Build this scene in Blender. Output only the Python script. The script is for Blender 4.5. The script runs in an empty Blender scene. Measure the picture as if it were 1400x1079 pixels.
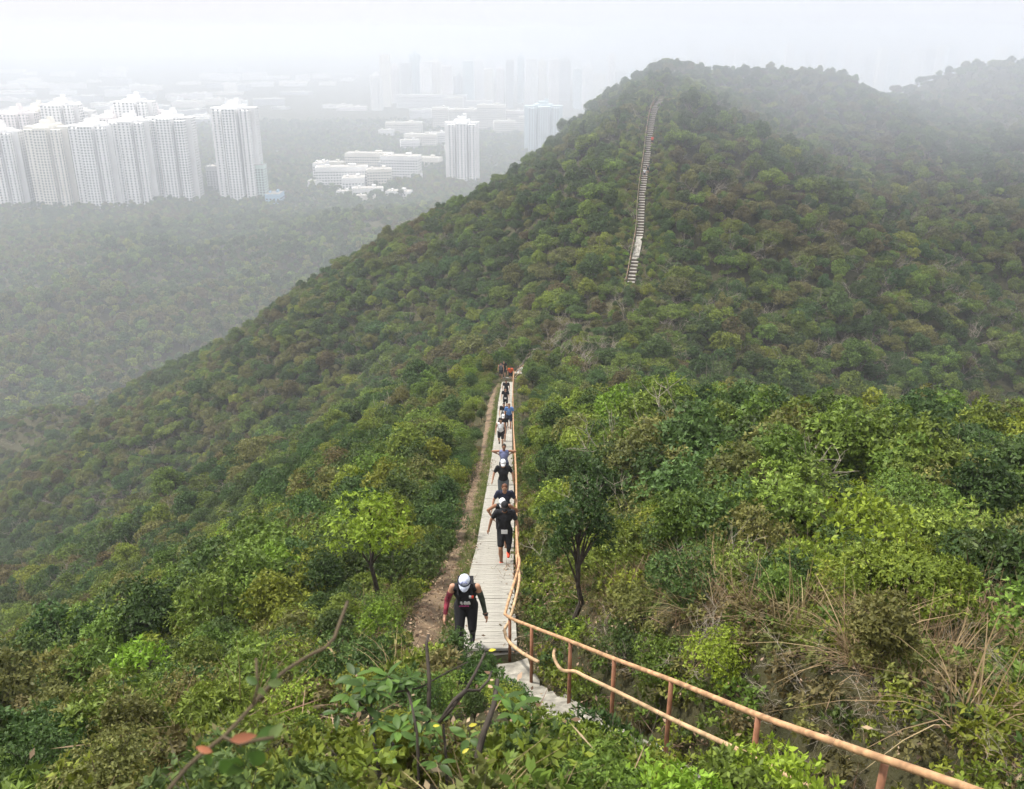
import bpy, math, random
import numpy as np
from mathutils import Vector, Matrix, Euler

random.seed(7)
SC = bpy.context.scene
COL = SC.collection

# ------------------------------------------------------------------ camera
TILT = math.radians(21.8)
FPX = 1250.0                                   # focal length in photo pixels (1400 wide)
cam = bpy.data.cameras.new('camera')
cam_ob = bpy.data.objects.new('camera', cam); COL.objects.link(cam_ob)
cam_ob.location = (0, 0, 0)
cam_ob.rotation_euler = (math.radians(90) - TILT, 0, 0)
cam.sensor_width = 36.0; cam.lens = 36.0 * FPX / 1400.0
cam.clip_start = 0.05; cam.clip_end = 20000
cam.dof.use_dof = True; cam.dof.focus_distance = 22.0; cam.dof.aperture_fstop = 6.5
SC.camera = cam_ob
HAZE_D, HAZE_C, MIST_D = 0.00046, (0.725, 0.765, 0.835), 0.0074
CT, ST = math.cos(TILT), math.sin(TILT)

def W(px, py, w):
    """world point seen at photo pixel (px,py), at distance w along the view axis"""
    X = (px - 700) / FPX * w; Y = -(py - 539.5) / FPX * w
    return Vector((X, w * CT + Y * ST, -w * ST + Y * CT))

def project(p):
    x, y, z = p
    w = y * CT - z * ST; u = y * ST + z * CT
    return 700 + x / w * FPX, 539.5 - u / w * FPX, w

# ------------------------------------------------------------------ light
SUN_EL, SUN_AZ = math.radians(58), math.radians(-75)      # azimuth from +Y, clockwise
world = bpy.data.worlds.new('World'); SC.world = world; world.use_nodes = True
nt = world.node_tree; nt.nodes.clear()
out = nt.nodes.new('ShaderNodeOutputWorld'); bg = nt.nodes.new('ShaderNodeBackground')
sky = nt.nodes.new('ShaderNodeTexSky'); sky.sky_type = 'NISHITA'; sky.sun_disc = False
sky.sun_elevation = SUN_EL; sky.sun_rotation = SUN_AZ; sky.dust_density = 4.0; sky.air_density = 1.0
tc = nt.nodes.new('ShaderNodeTexCoord'); sep = nt.nodes.new('ShaderNodeSeparateXYZ')
mr = nt.nodes.new('ShaderNodeMapRange'); ramp = nt.nodes.new('ShaderNodeValToRGB')
mix = nt.nodes.new('ShaderNodeMix'); mix.data_type = 'RGBA'
nt.links.new(tc.outputs['Generated'], sep.inputs[0])
nt.links.new(sep.outputs['Z'], mr.inputs['Value'])
mr.inputs['From Min'].default_value = -0.05; mr.inputs['From Max'].default_value = 1.0
ramp.color_ramp.elements[0].color = (0.465, 0.46, 0.505, 1)     # overcast: zenith about three times the horizon
ramp.color_ramp.elements[1].color = (1.0, 1.0, 1.0, 1)
ramp.color_ramp.interpolation = 'LINEAR'
gain = nt.nodes.new('ShaderNodeVectorMath'); gain.operation = 'SCALE'; gain.inputs['Scale'].default_value = 18.0
nt.links.new(mr.outputs['Result'], ramp.inputs['Fac'])
nt.links.new(ramp.outputs['Color'], gain.inputs[0])
mix.inputs['Factor'].default_value = 0.93
nt.links.new(sky.outputs[0], mix.inputs['A']); nt.links.new(gain.outputs[0], mix.inputs['B'])
nt.links.new(mix.outputs['Result'], bg.inputs['Color']); bg.inputs['Strength'].default_value = 0.10
nt.links.new(bg.outputs[0], out.inputs['Surface'])

sun = bpy.data.lights.new('sun', 'SUN'); sun.energy = 4.8; sun.angle = math.radians(5); sun.color = (1.0, 0.95, 0.86)
sun_ob = bpy.data.objects.new('sun', sun); COL.objects.link(sun_ob)
d = Vector((math.sin(SUN_AZ) * math.cos(SUN_EL), math.cos(SUN_AZ) * math.cos(SUN_EL), math.sin(SUN_EL)))
sun_ob.rotation_euler = d.to_track_quat('Z', 'Y').to_euler()

vs = SC.view_settings; vs.view_transform = 'Standard'; vs.look = 'None'; vs.gamma = 1.0; vs.use_curve_mapping = False
vs.exposure = 0.20
SC.render.engine = 'CYCLES'
cy = SC.cycles
cy.use_denoising = True; cy.max_bounces = 6; cy.diffuse_bounces = 2; cy.glossy_bounces = 1; cy.transmission_bounces = 3
cy.volume_bounces = 2; cy.transparent_max_bounces = 8; cy.use_adaptive_sampling = True; cy.adaptive_threshold = 0.03
cy.sample_clamp_indirect = 4.0; cy.caustics_reflective = False; cy.caustics_refractive = False
try: cy.denoising_input_passes = 'RGB_ALBEDO_NORMAL'
except Exception: pass

# ------------------------------------------------------------------ materials
def new_mat(name):
    m = bpy.data.materials.new(name); m.use_nodes = True
    m.node_tree.nodes.clear(); return m, m.node_tree

def simple(name, col, rough=0.7, var=0.25, scale=8.0, metallic=0.0, bump=0.0, spec=0.3):
    m, t = new_mat(name); N = t.nodes; L = t.links
    o = N.new('ShaderNodeOutputMaterial'); b = N.new('ShaderNodeBsdfPrincipled')
    b.inputs['Roughness'].default_value = rough; b.inputs['Metallic'].default_value = metallic
    b.inputs['Specular IOR Level'].default_value = spec
    tc = N.new('ShaderNodeTexCoord'); nz = N.new('ShaderNodeTexNoise'); nz.inputs['Scale'].default_value = scale
    nz.inputs['Detail'].default_value = 5
    rp = N.new('ShaderNodeValToRGB')
    rp.color_ramp.elements[0].position = 0.3; rp.color_ramp.elements[1].position = 0.7
    rp.color_ramp.elements[0].color = (*[c * (1 - var) for c in col], 1)
    rp.color_ramp.elements[1].color = (*[min(1, c * (1 + var)) for c in col], 1)
    L.new(tc.outputs['Object'], nz.inputs['Vector']); L.new(nz.outputs['Fac'], rp.inputs['Fac'])
    L.new(rp.outputs['Color'], b.inputs['Base Color'])
    if bump:
        bp = N.new('ShaderNodeBump'); bp.inputs['Strength'].default_value = bump; bp.inputs['Distance'].default_value = 0.02
        L.new(nz.outputs['Fac'], bp.inputs['Height']); L.new(bp.outputs[0], b.inputs['Normal'])
    L.new(b.outputs[0], o.inputs['Surface'])
    return m

def leaf_mat(name, col, alt, trans=0.3):
    """col: usual leaf colour; alt: colour of the young / odd leaves"""
    m, t = new_mat(name); N = t.nodes; L = t.links
    o = N.new('ShaderNodeOutputMaterial'); b = N.new('ShaderNodeBsdfPrincipled')
    tr = N.new('ShaderNodeBsdfTranslucent'); mx = N.new('ShaderNodeMixShader')
    at = N.new('ShaderNodeAttribute'); at.attribute_name = 'tint'
    oi = N.new('ShaderNodeObjectInfo')
    rp = N.new('ShaderNodeValToRGB'); e = rp.color_ramp.elements
    e[0].position = 0.0; e[0].color = (*[c * 0.38 for c in col], 1)
    e[1].position = 1.0; e[1].color = (*alt, 1)
    k = e.new(0.6); k.color = (*col, 1)
    L.new(at.outputs['Fac'], rp.inputs['Fac'])
    hs = N.new('ShaderNodeHueSaturation')
    h = N.new('ShaderNodeMapRange'); h.inputs['To Min'].default_value = 0.475; h.inputs['To Max'].default_value = 0.512
    v = N.new('ShaderNodeMapRange'); v.inputs['To Min'].default_value = 0.78; v.inputs['To Max'].default_value = 1.28
    mu = N.new('ShaderNodeMath'); mu.operation = 'MULTIPLY'; mu.inputs[1].default_value = 7.31
    fr = N.new('ShaderNodeMath'); fr.operation = 'FRACT'
    L.new(oi.outputs['Random'], mu.inputs[0]); L.new(mu.outputs[0], fr.inputs[0])
    L.new(oi.outputs['Random'], h.inputs['Value']); L.new(fr.outputs[0], v.inputs['Value'])
    L.new(h.outputs[0], hs.inputs['Hue']); L.new(v.outputs[0], hs.inputs['Value'])
    L.new(rp.outputs['Color'], hs.inputs['Color'])
    L.new(hs.outputs[0], b.inputs['Base Color']); L.new(hs.outputs[0], tr.inputs['Color'])
    b.inputs['Roughness'].default_value = 0.5; b.inputs['Specular IOR Level'].default_value = 0.18
    mx.inputs['Fac'].default_value = trans
    L.new(b.outputs[0], mx.inputs[1]); L.new(tr.outputs[0], mx.inputs[2]); L.new(mx.outputs[0], o.inputs['Surface'])
    return m

LEAF = {
    'mid green':    leaf_mat('leaf_mid_green', (0.129, 0.195, 0.035), (0.259, 0.360, 0.054)),
    'yellow-green': leaf_mat('leaf_yellow_green', (0.195, 0.252, 0.035), (0.342, 0.386, 0.051)),
    'dark green':   leaf_mat('leaf_dark_green', (0.064, 0.110, 0.030), (0.121, 0.187, 0.041)),
    'olive':        leaf_mat('leaf_olive', (0.160, 0.172, 0.049), (0.290, 0.281, 0.081)),
    'brownish':     leaf_mat('leaf_brownish', (0.141, 0.122, 0.048), (0.237, 0.208, 0.075)),
    'blue-green':   leaf_mat('leaf_blue_green', (0.070, 0.129, 0.036), (0.124, 0.220, 0.055)),
    'bright lime': leaf_mat('leaf_bright_lime', (0.207, 0.325, 0.033), (0.319, 0.459, 0.057)),
}
LCOL = list(LEAF)
BARK = simple('bark', (0.10, 0.085, 0.065), 0.9, 0.4, 12)
BARK_DARK = simple('bark_dark', (0.045, 0.036, 0.028), 0.9, 0.4, 12)
DEADWOOD = simple('dead_wood', (0.27, 0.235, 0.185), 0.85, 0.3, 9)
STRAW = leaf_mat('dry_grass_blades', (0.27, 0.20, 0.105), (0.45, 0.36, 0.20), 0.25)
GRASSG = leaf_mat('green_grass_blades', (0.11, 0.15, 0.035), (0.22, 0.26, 0.06), 0.25)

# ------------------------------------------------------------------ mesh helpers
def link(o, parent=None):
    COL.objects.link(o)
    if parent is not None: o.parent = parent
    return o

def tag(o, label=None, cat=None, group=None, kind=None):
    if label: o['label'] = label
    if cat: o['category'] = cat
    if group: o['group'] = group
    if kind: o['kind'] = kind
    return o

def mesh_np(name, V, F, mats, fmat=None, tint=None, smooth=False):
    """V (n,3), F list/array of quads or tris (all same size)"""
    me = bpy.data.meshes.new(name)
    V = np.asarray(V, dtype=np.float32); F = np.asarray(F, dtype=np.int32)
    k = F.shape[1]
    me.vertices.add(len(V)); me.vertices.foreach_set('co', V.ravel())
    me.loops.add(F.size); me.loops.foreach_set('vertex_index', F.ravel())
    me.polygons.add(len(F))
    me.polygons.foreach_set('loop_start', np.arange(0, F.size, k, dtype=np.int32))
    me.polygons.foreach_set('loop_total', np.full(len(F), k, dtype=np.int32))
    for m in mats: me.materials.append(m)
    if fmat is not None: me.polygons.foreach_set('material_index', np.asarray(fmat, dtype=np.int32))
    if smooth: me.polygons.foreach_set('use_smooth', np.ones(len(F), dtype=bool))
    me.update(calc_edges=True)
    if tint is not None:
        a = me.attributes.new('tint', 'FLOAT', 'POINT'); a.data.foreach_set('value', np.asarray(tint, dtype=np.float32))
    return me

class MB:
    """collects quads (tris as quads with a repeated last vertex are avoided)"""
    def __init__(s): s.v = []; s.f = []; s.m = []
    def add(s, vs, fs, mi=0):
        n = len(s.v); s.v += [tuple(p) for p in vs]; s.f += [tuple(i + n for i in f) for f in fs]; s.m += [mi] * len(fs)
    def box(s, c, size, rz=0.0, mi=0, M=None):
        hx, hy, hz = size[0] / 2, size[1] / 2, size[2] / 2
        P = [Vector((x * hx, y * hy, z * hz)) for z in (-1, 1) for y in (-1, 1) for x in (-1, 1)]
        R = Matrix.Rotation(rz, 3, 'Z') if M is None else M
        c = Vector(c); P = [R @ p + c for p in P]
        s.add(P, [(0, 2, 3, 1), (4, 5, 7, 6), (0, 1, 5, 4), (1, 3, 7, 5), (3, 2, 6, 7), (2, 0, 4, 6)], mi)
    def tube(s, pts, r, n=8, mi=0, cap=True):
        pts = [Vector(p) for p in pts]
        if not hasattr(r, '__len__'): r = [r] * len(pts)
        rings = []; prev = None
        for i, p in enumerate(pts):
            t = (pts[min(i + 1, len(pts) - 1)] - pts[max(i - 1, 0)])
            t = t.normalized() if t.length > 1e-9 else Vector((0, 0, 1))
            a = prev if prev is not None else (Vector((1, 0, 0)) if abs(t.x) < 0.8 else Vector((0, 1, 0)))
            u = (a - t * a.dot(t)).normalized(); prev = u; v = t.cross(u)
            rings.append([p + (u * math.cos(2 * math.pi * k / n) + v * math.sin(2 * math.pi * k / n)) * r[i] for k in range(n)])
        vs = [q for R_ in rings for q in R_]
        fs = [(i * n + k, i * n + (k + 1) % n, (i + 1) * n + (k + 1) % n, (i + 1) * n + k) for i in range(len(pts) - 1) for k in range(n)]
        if cap: fs += [tuple(range(n - 1, -1, -1)), tuple((len(pts) - 1) * n + k for k in range(n))]
        s.add(vs, fs, mi)
    def ell(s, c, R, nu=12, nv=8, M=None, mi=0, zmin=-1.0):
        c = Vector(c); vs = []; fs = []
        for j in range(nv + 1):
            ph = -math.pi / 2 + math.pi * j / nv
            for i in range(nu):
                th = 2 * math.pi * i / nu
                p = Vector((math.cos(ph) * math.cos(th) * R[0], math.cos(ph) * math.sin(th) * R[1], max(zmin, math.sin(ph)) * R[2]))
                if M is not None: p = M @ p
                vs.append(p + c)
        for j in range(nv):
            for i in range(nu):
                fs.append((j * nu + i, j * nu + (i + 1) % nu, (j + 1) * nu + (i + 1) % nu, (j + 1) * nu + i))
        s.add(vs, fs, mi)
    def mesh(s, name, mats, smooth=False):
        me = bpy.data.meshes.new(name); me.from_pydata(s.v, [], s.f)
        for m in (mats if isinstance(mats, (list, tuple)) else [mats]): me.materials.append(m)
        me.polygons.foreach_set('material_index', s.m)
        if smooth: me.polygons.foreach_set('use_smooth', [True] * len(s.f))
        me.update(); return me
    def obj(s, name, mats, parent=None, smooth=False):
        return link(bpy.data.objects.new(name, s.mesh(name, mats, smooth)), parent)

def empty(name, loc, rz=0.0):
    o = bpy.data.objects.new(name, None); COL.objects.link(o); o.location = loc; o.rotation_euler = (0, 0, rz)
    o.empty_display_size = 0.3
    return o

# ------------------------------------------------------------------ noise
_rs = np.random.RandomState(11)
_TAB = _rs.rand(256, 256).astype(np.float64)
def vnoise(x, y):
    xi = np.floor(x).astype(int); yi = np.floor(y).astype(int); fx = x - xi; fy = y - yi
    fx = fx * fx * (3 - 2 * fx); fy = fy * fy * (3 - 2 * fy)
    a = _TAB[xi & 255, yi & 255]; b = _TAB[(xi + 1) & 255, yi & 255]; c = _TAB[xi & 255, (yi + 1) & 255]; d_ = _TAB[(xi + 1) & 255, (yi + 1) & 255]
    return (a * (1 - fx) + b * fx) * (1 - fy) + (c * (1 - fx) + d_ * fx) * fy - 0.5
def fbm(x, y, s, o=4):
    r = 0; a = 1.0
    for i in range(o):
        r = r + a * vnoise(x / s + 17.3 * i, y / s + 9.1 * i); a *= 0.5; s = s * 0.5
    return r

# ------------------------------------------------------------------ lines of the land
# handrail top through the near bend (photo pixels, distance)
RAIL_NEAR = [W(1500, 1175, 3.7), W(1340, 1081, 4.75), W(1210, 1055 - 30, 5.8), W(1037, 968, 7.6), W(918, 921, 9.6), W(840, 896, 11.0), W(780, 876, 12.3), W(735, 858, 13.6), W(700, 846, 14.7)]
RAIL_NEAR = [W(1500, 1150, 3.7), W(1335, 1082, 4.75), W(1150, 1018, 6.1), W(1037, 978, 7.6), W(918, 930, 9.6), W(840, 901, 11.0), W(780, 877, 12.3), W(735, 860, 13.6), W(702, 848, 14.6)]
path_px = [(667, 886, 15.6), (672, 784, 20.8), (677, 745, 24.5), (682, 690, 30), (685, 650, 37), (687, 612, 47), (689, 580, 57), (691, 545, 70), (694, 522, 82)]
PATH_FAR = [W(*p) for p in path_px]
near_c = []
for i in range(len(RAIL_NEAR)):
    a = RAIL_NEAR[max(i - 1, 0)]; b = RAIL_NEAR[min(i + 1, len(RAIL_NEAR) - 1)]
    t = (b - a); t.z = 0; t.normalize(); n = Vector((-t.y, t.x, 0))         # left of travel
    near_c.append(RAIL_NEAR[i] + n * 0.55 + Vector((0, 0, -1.03)))
PATH = near_c[:-1] + PATH_FAR
HW = 0.50                                                                  # half width of the path

def sy(ypx, y):                                                            # world point at horizontal distance y
    a = math.atan((539.5 - ypx[1]) / FPX); w = y * math.cos(0) / (CT + (-(ypx[1] - 539.5) / FPX) * ST)
    return W(ypx[0], ypx[1], w)
STAIR = [sy(p, y) for p, y in [((860, 392), 129), ((863, 385), 131), ((869, 352), 137), ((875, 318), 145), ((877, 280), 153.5), ((880, 250), 161), ((885, 215), 171), ((889, 180), 181), ((895, 150), 190), ((905, 136), 196)]]
SUMMIT = [sy(p, y) for p, y in [((905, 112), 212), ((905, 108), 232)]]
CREST = [SUMMIT[-1]] + [sy(p, y) for p, y in [((950, 112), 238), ((1040, 106), 243), ((1150, 100), 250), ((1200, 118), 256), ((1245, 134), 262), ((1330, 168), 258), ((1500, 230), 252)]]
HILL3 = [sy(p, y) for p, y in [((1245, 160), 330), ((1300, 118), 350), ((1400, 90), 375), ((1500, 82), 395), ((1700, 100), 420), ((2300, 160), 480)]]
SPUR = [SUMMIT[-1]] + [sy(p, y) for p, y in [((848, 140), 230), ((795, 182), 228), ((745, 250), 226), ((660, 335), 229), ((560, 408), 238), ((480, 455), 250), ((400, 492), 265), ((300, 525), 288), ((200, 545), 312), ((0, 580), 345), ((-300, 640), 400)]]
SADDLE = [W(712, 512, 89), W(745, 500, 97), W(800, 470, 112), W(845, 425, 124)]
KNOLL = [Vector(p) for p in [(-1, -12, -0.2), (-.4, -3, -1.0), (-.3, 0, -1.75), (-.6, 1.5, -3.3), (-.6, 3, -4.8), (-.6, 6, -6.9), (-.7, 9, -8.5), (-.6, 12.4, -10.0)]]
VALLEY = -230.0
foot = [sy((650, 285), 560), sy((480, 330), 620), sy((330, 372), 700), sy((150, 430), 720)]

RIDGES = [  # points, left slope, right slope near, right d0, right slope far, round, left start
    (PATH, 0.60, 0.60, 5.5, 0.32, 1.6),
    ([PATH[-1]] + SADDLE + [STAIR[0]], 0.60, 0.40, 14, 0.62, 5),
    (STAIR + SUMMIT, 0.95, 0.46, 30, 0.55, 5),
    (CREST, 0.60, 0.58, 60, 0.55, 7),
    (SPUR, 0.62, 0.62, 60, 0.62, 6),
    (HILL3, 0.60, 0.58, 60, 0.58, 8),
    (KNOLL, 0.75, 0.40, 3, 0.5, 0.8),
]

def seg_eval(x, y, pts, sl, sr, d0, sf, rnd):
    """crest height minus the drop across; returns best height and distance"""
    best = np.full(x.shape, -1e9); dist = np.full(x.shape, 1e9)
    for a, b in zip(pts[:-1], pts[1:]):
        dx, dy = b.x - a.x, b.y - a.y; L2 = dx * dx + dy * dy + 1e-9
        tu = ((x - a.x) * dx + (y - a.y) * dy) / L2; t = np.clip(tu, 0, 1)
        ex = x - (a.x + t * dx); ey = y - (a.y + t * dy); dd = np.sqrt(ex * ex + ey * ey)
        beyond = np.clip(-tu, 0, None) * math.sqrt(L2) * (0.9 if (pts is CREST and a is pts[0]) else 0.0)
        if pts is SPUR: beyond = beyond + np.clip(tu - 1, 0, None) * math.sqrt(L2) * 1.0
        side = dx * ey - dy * ex                     # >0 left
        w = 0.5 + 0.5 * np.tanh(side / np.sqrt(L2) / 4.0)
        dr = np.sqrt(dd * dd + rnd * rnd) - rnd
        q = 1.5 if pts is PATH else 6.0
        sp = np.log1p(np.exp(np.clip((dd - d0) / q, -30, 30))) * q
        dr_r = sr * dr + (sf - sr) * sp
        if pts is PATH: dr_r = dr_r + 0.55 * np.log1p(np.exp(np.clip((dd - 44) / 5, -30, 30))) * 5
        drop = w * sl * dr + (1 - w) * dr_r
        best = np.maximum(best, a.z + t * (b.z - a.z) - drop - beyond); dist = np.minimum(dist, dd)
    return best, dist

def poly_dist(x, y, pts):
    z = np.zeros(x.shape); dist = np.full(x.shape, 1e9); side = np.zeros(x.shape)
    for a, b in zip(pts[:-1], pts[1:]):
        dx, dy = b.x - a.x, b.y - a.y; L2 = dx * dx + dy * dy + 1e-9
        t = np.clip(((x - a.x) * dx + (y - a.y) * dy) / L2, 0, 1)
        ex = x - (a.x + t * dx); ey = y - (a.y + t * dy); dd = np.sqrt(ex * ex + ey * ey)
        m = dd < dist; dist = np.where(m, dd, dist); z = np.where(m, a.z + t * (b.z - a.z), z)
        side = np.where(m, dx * ey - dy * ex, side)
    return dist, z, side

STAIRS_LINE = STAIR
def H(x, y):
    x = np.asarray(x, float); y = np.asarray(y, float)
    hs = []; md = np.full(x.shape, 1e9)
    for pts, sl, sr, d0, sf, rnd in RIDGES:
        h, dd = seg_eval(x, y, pts, sl, sr, d0, sf, rnd); hs.append(h)
    dp, zp, _ = poly_dist(x, y, PATH); ds, zs, _ = poly_dist(x, y, STAIRS_LINE)
    near = np.minimum(dp, ds)
    dist0 = np.sqrt(x * x + y * y)
    vb = VALLEY + (0.42 - np.abs(fbm(x, y, 260, 4))) * 75 * np.clip((1250 - dist0) / 300, 0, 1) + np.clip((420 - x - y) / 10, 0, 0)
    vb = vb + 26 * np.exp(-((x + 20) ** 2 + (y - 900) ** 2) / (2 * 170.0 ** 2)) + np.clip((x + 60) / 500, 0, 1) * 20 * np.exp(-((y - 700) / 300.0) ** 2)
    hs.append(vb)
    k = np.clip(near / 14.0, 0.25, 4.5)
    m = np.max(hs, axis=0)
    s = 0
    for h in hs: s = s + np.exp(np.clip((h - m) / k, -40, 0))
    h = m + k * np.log(s)
    amp = np.clip((near - 6) / 60.0, 0, 1)
    over = np.clip((h - VALLEY) / 40.0, 0, 1)
    h = h - amp * over * 2.0 + amp * over * (fbm(x + 40, y, 70, 3) * 10 + (np.abs(fbm(x, y + 90, 38, 3)) - 0.25) * -7)
    h = h + 0.35 * np.clip((near - 1.2) / 4, 0, 1) * fbm(x, y, 4.0, 3)
    b = np.clip(1 - (dp - 0.75) / 1.0, 0, 1); b = b * b * (3 - 2 * b); h = h * (1 - b) + (zp - 0.10) * b
    b = np.clip(1 - (ds - 1.0) / 1.6, 0, 1); b = b * b * (3 - 2 * b); h = h * (1 - b) + (zs - 0.22) * b
    return h
def h1(x, y): return float(H(np.array([x]), np.array([y]))[0])

# ------------------------------------------------------------------ ground
def build_ground():
    rr = np.exp(np.linspace(math.log(0.8), math.log(9000), 330))
    fa = np.linspace(-52, 52, 330); ba = np.linspace(52, 308, 60)[1:-1]
    aa = np.radians(np.concatenate([fa, ba]))
    A, R_ = np.meshgrid(aa, rr); X = np.sin(A) * R_; Y = np.cos(A) * R_
    Z = H(X, Y); nr, na = X.shape
    V = np.stack([X.ravel(), Y.ravel(), Z.ravel()], 1)
    i, j = np.meshgrid(np.arange(nr - 1), np.arange(na), indexing='ij'); j2 = (j + 1) % na
    F = np.stack([i * na + j, (i + 1) * na + j, (i + 1) * na + j2, i * na + j2], -1).reshape(-1, 4)
    # close the middle
    V = np.vstack([V, [[0, 0, h1(0, 0)]]]); c = len(V) - 1
    m, t = new_mat('ground_soil_and_litter'); N = t.nodes; L = t.links
    o = N.new('ShaderNodeOutputMaterial'); b = N.new('ShaderNodeBsdfPrincipled'); b.inputs['Roughness'].default_value = 0.95
    b.inputs['Specular IOR Level'].default_value = 0.1
    g = N.new('ShaderNodeNewGeometry')
    n1 = N.new('ShaderNodeTexNoise'); n1.inputs['Scale'].default_value = 1.7; n1.inputs['Detail'].default_value = 8; n1.inputs['Roughness'].default_value = 0.7
    n2 = N.new('ShaderNodeTexNoise'); n2.inputs['Scale'].default_value = 0.03; n2.inputs['Detail'].default_value = 4
    r1 = N.new('ShaderNodeValToRGB'); r1.color_ramp.elements[0].color = (0.028, 0.026, 0.014, 1); r1.color_ramp.elements[1].color = (0.12, 0.085, 0.05, 1)
    r1.color_ramp.elements[0].position = 0.35; r1.color_ramp.elements[1].position = 0.75
    r2 = N.new('ShaderNodeValToRGB'); r2.color_ramp.elements[0].color = (0.030, 0.042, 0.018, 1); r2.color_ramp.elements[1].color = (0.075, 0.078, 0.035, 1)
    mx = N.new('ShaderNodeMix'); mx.data_type = 'RGBA'
    L.new(g.outputs['Position'], n1.inputs['Vector']); L.new(g.outputs['Position'], n2.inputs['Vector'])
    L.new(n1.outputs['Fac'], r1.inputs['Fac']); L.new(n2.outputs['Fac'], r2.inputs['Fac'])
    L.new(n1.outputs['Fac'], mx.inputs['Factor']); L.new(r1.outputs[0], mx.inputs['A']); L.new(r2.outputs[0], mx.inputs['B'])
    L.new(mx.outputs['Result'], b.inputs['Base Color'])
    bp = N.new('ShaderNodeBump'); bp.inputs['Distance'].default_value = 0.15; L.new(n1.outputs['Fac'], bp.inputs['Height']); L.new(bp.outputs[0], b.inputs['Normal'])
    L.new(b.outputs[0], o.inputs['Surface'])
    me = mesh_np('ground', V, F, [m], smooth=True)
    ob = link(bpy.data.objects.new('ground', me)); tag(ob, kind='structure')
    return ob
ground = build_ground()

# ------------------------------------------------------------------ path
def resample(pts, step):
    P = [Vector(p) for p in pts]; out = [P[0].copy()]; acc = 0.0
    # Catmull-Rom smoothing first
    S = []
    for i in range(len(P) - 1):
        p0 = P[max(i - 1, 0)]; p1 = P[i]; p2 = P[i + 1]; p3 = P[min(i + 2, len(P) - 1)]
        for k in range(12):
            t = k / 12
            S.append(0.5 * ((2 * p1) + (p2 - p0) * t + (2 * p0 - 5 * p1 + 4 * p2 - p3) * t * t + (3 * p1 - p0 - 3 * p2 + p3) * t ** 3))
    S.append(P[-1]); out = [S[0].copy()]; need = step
    for a, b in zip(S[:-1], S[1:]):
        L_ = (b - a).length
        pos = 0.0
        while L_ - pos >= need:
            pos += need; out.append(a.lerp(b, pos / L_)); need = step
        need -= (L_ - pos)
    return out
def frame(P, i):
    t = (P[min(i + 1, len(P) - 1)] - P[max(i - 1, 0)]); t.normalize()
    n = Vector((-t.y, t.x, 0)).normalized()
    return t, n

# smoothed centre line through everything, used by both path and H tests
CONC = simple('path_concrete', (0.30, 0.285, 0.25), 0.9, 0.25, 2.5, bump=0.4)
CONC2 = simple('path_concrete_light', (0.33, 0.315, 0.275), 0.9, 0.25, 3.0, bump=0.4)
CONCD = simple('path_concrete_worn', (0.27, 0.25, 0.215), 0.9, 0.3, 3.0, bump=0.4)
PL = resample(PATH_FAR, 0.12)
PN = resample(near_c[:-1] + [PATH_FAR[0]], 0.55)
def strip_slab(name, P, hw, top, thick, mat, kind='structure', jitter=0.0):
    mb = MB(); vs = []
    for i, p in enumerate(P):
        t, n = frame(P, i); j1 = random.uniform(-jitter, jitter); j2 = random.uniform(-jitter, jitter)
        for s_, dz in ((hw + j1, top), (-hw + j2, top), (-hw + j2, top - thick), (hw + j1, top - thick)):
            vs.append(p + n * s_ + Vector((0, 0, dz)))
    fs = []
    for i in range(len(P) - 1):
        a = i * 4; b = a + 4
        fs += [(a, b, b + 1, a + 1), (a + 1, b + 1, b + 2, a + 2), (a + 3, b + 3, b, a)][0:1] + [(a + 1, b + 1, b + 2, a + 2), (b + 3, a + 3, a, b)]
    n = (len(P) - 1) * 4
    fs += [(0, 1, 2, 3), (n + 3, n + 2, n + 1, n)]
    mb.add(vs, fs); o = mb.obj(name, mat); 
    if kind: tag(o, kind=kind)
    return o
path = strip_slab('path', PL[::6], HW - 0.01, -0.035, 0.30, CONCD)
random.seed(3)
plank_var = []
for k in range(9):
    mb = MB(); w = HW * 2; n = 6; vs = []; d_ = 0.0565
    for i in range(n + 1):
        x = -HW + w * i / n; e = random.uniform(-0.004, 0.004); z = random.uniform(-0.003, 0.003)
        vs += [(x, -d_ + e, z), (x, d_ + e, z), (x, d_ + e, z - 0.04), (x, -d_ + e, z - 0.04)]
    fs = []
    for i in range(n):
        a = i * 4; b = a + 4; fs += [(a, b, b + 1, a + 1), (a + 1, b + 1, b + 2, a + 2), (b + 3, b, a, a + 3)]
    fs += [(0, 1, 2, 3), (n * 4 + 3, n * 4 + 2, n * 4 + 1, n * 4)]
    mb.add(vs, fs); plank_var.append(mb.mesh('plank', [CONC, CONC, CONC, CONC2, CONC, CONC, CONC, CONC, CONC2][k]))
rest = MB()
for i in range(0, len(PL) - 1):
    t, n = frame(PL, i); step = (i % 26 == 0)
    R_ = Matrix((n.cross(t).cross(n) * 0 + Vector((n.x, n.y, 0)), t, n.cross(t))).transposed() if False else Matrix((-n, t, (-n).cross(t))).transposed()
    p = PL[i] + Vector((0, 0, (0.012 if step else 0.0)))
    if i < 300:
        o = bpy.data.objects.new('plank', plank_var[(i * 7 + i // 5) % 9]); COL.objects.link(o); o.parent = path
        o.matrix_world = Matrix.Translation(p) @ R_.to_4x4() @ Matrix.Rotation(random.uniform(-.006, .006), 4, 'Z')
    else:
        rest.box(p - Vector((0, 0, 0.02)) + n * random.uniform(-.015, .015), (HW * 2, 0.113, 0.04), M=R_)
o = rest.obj('plank_surface', CONC, path); tag(o, kind='stuff')
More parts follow.
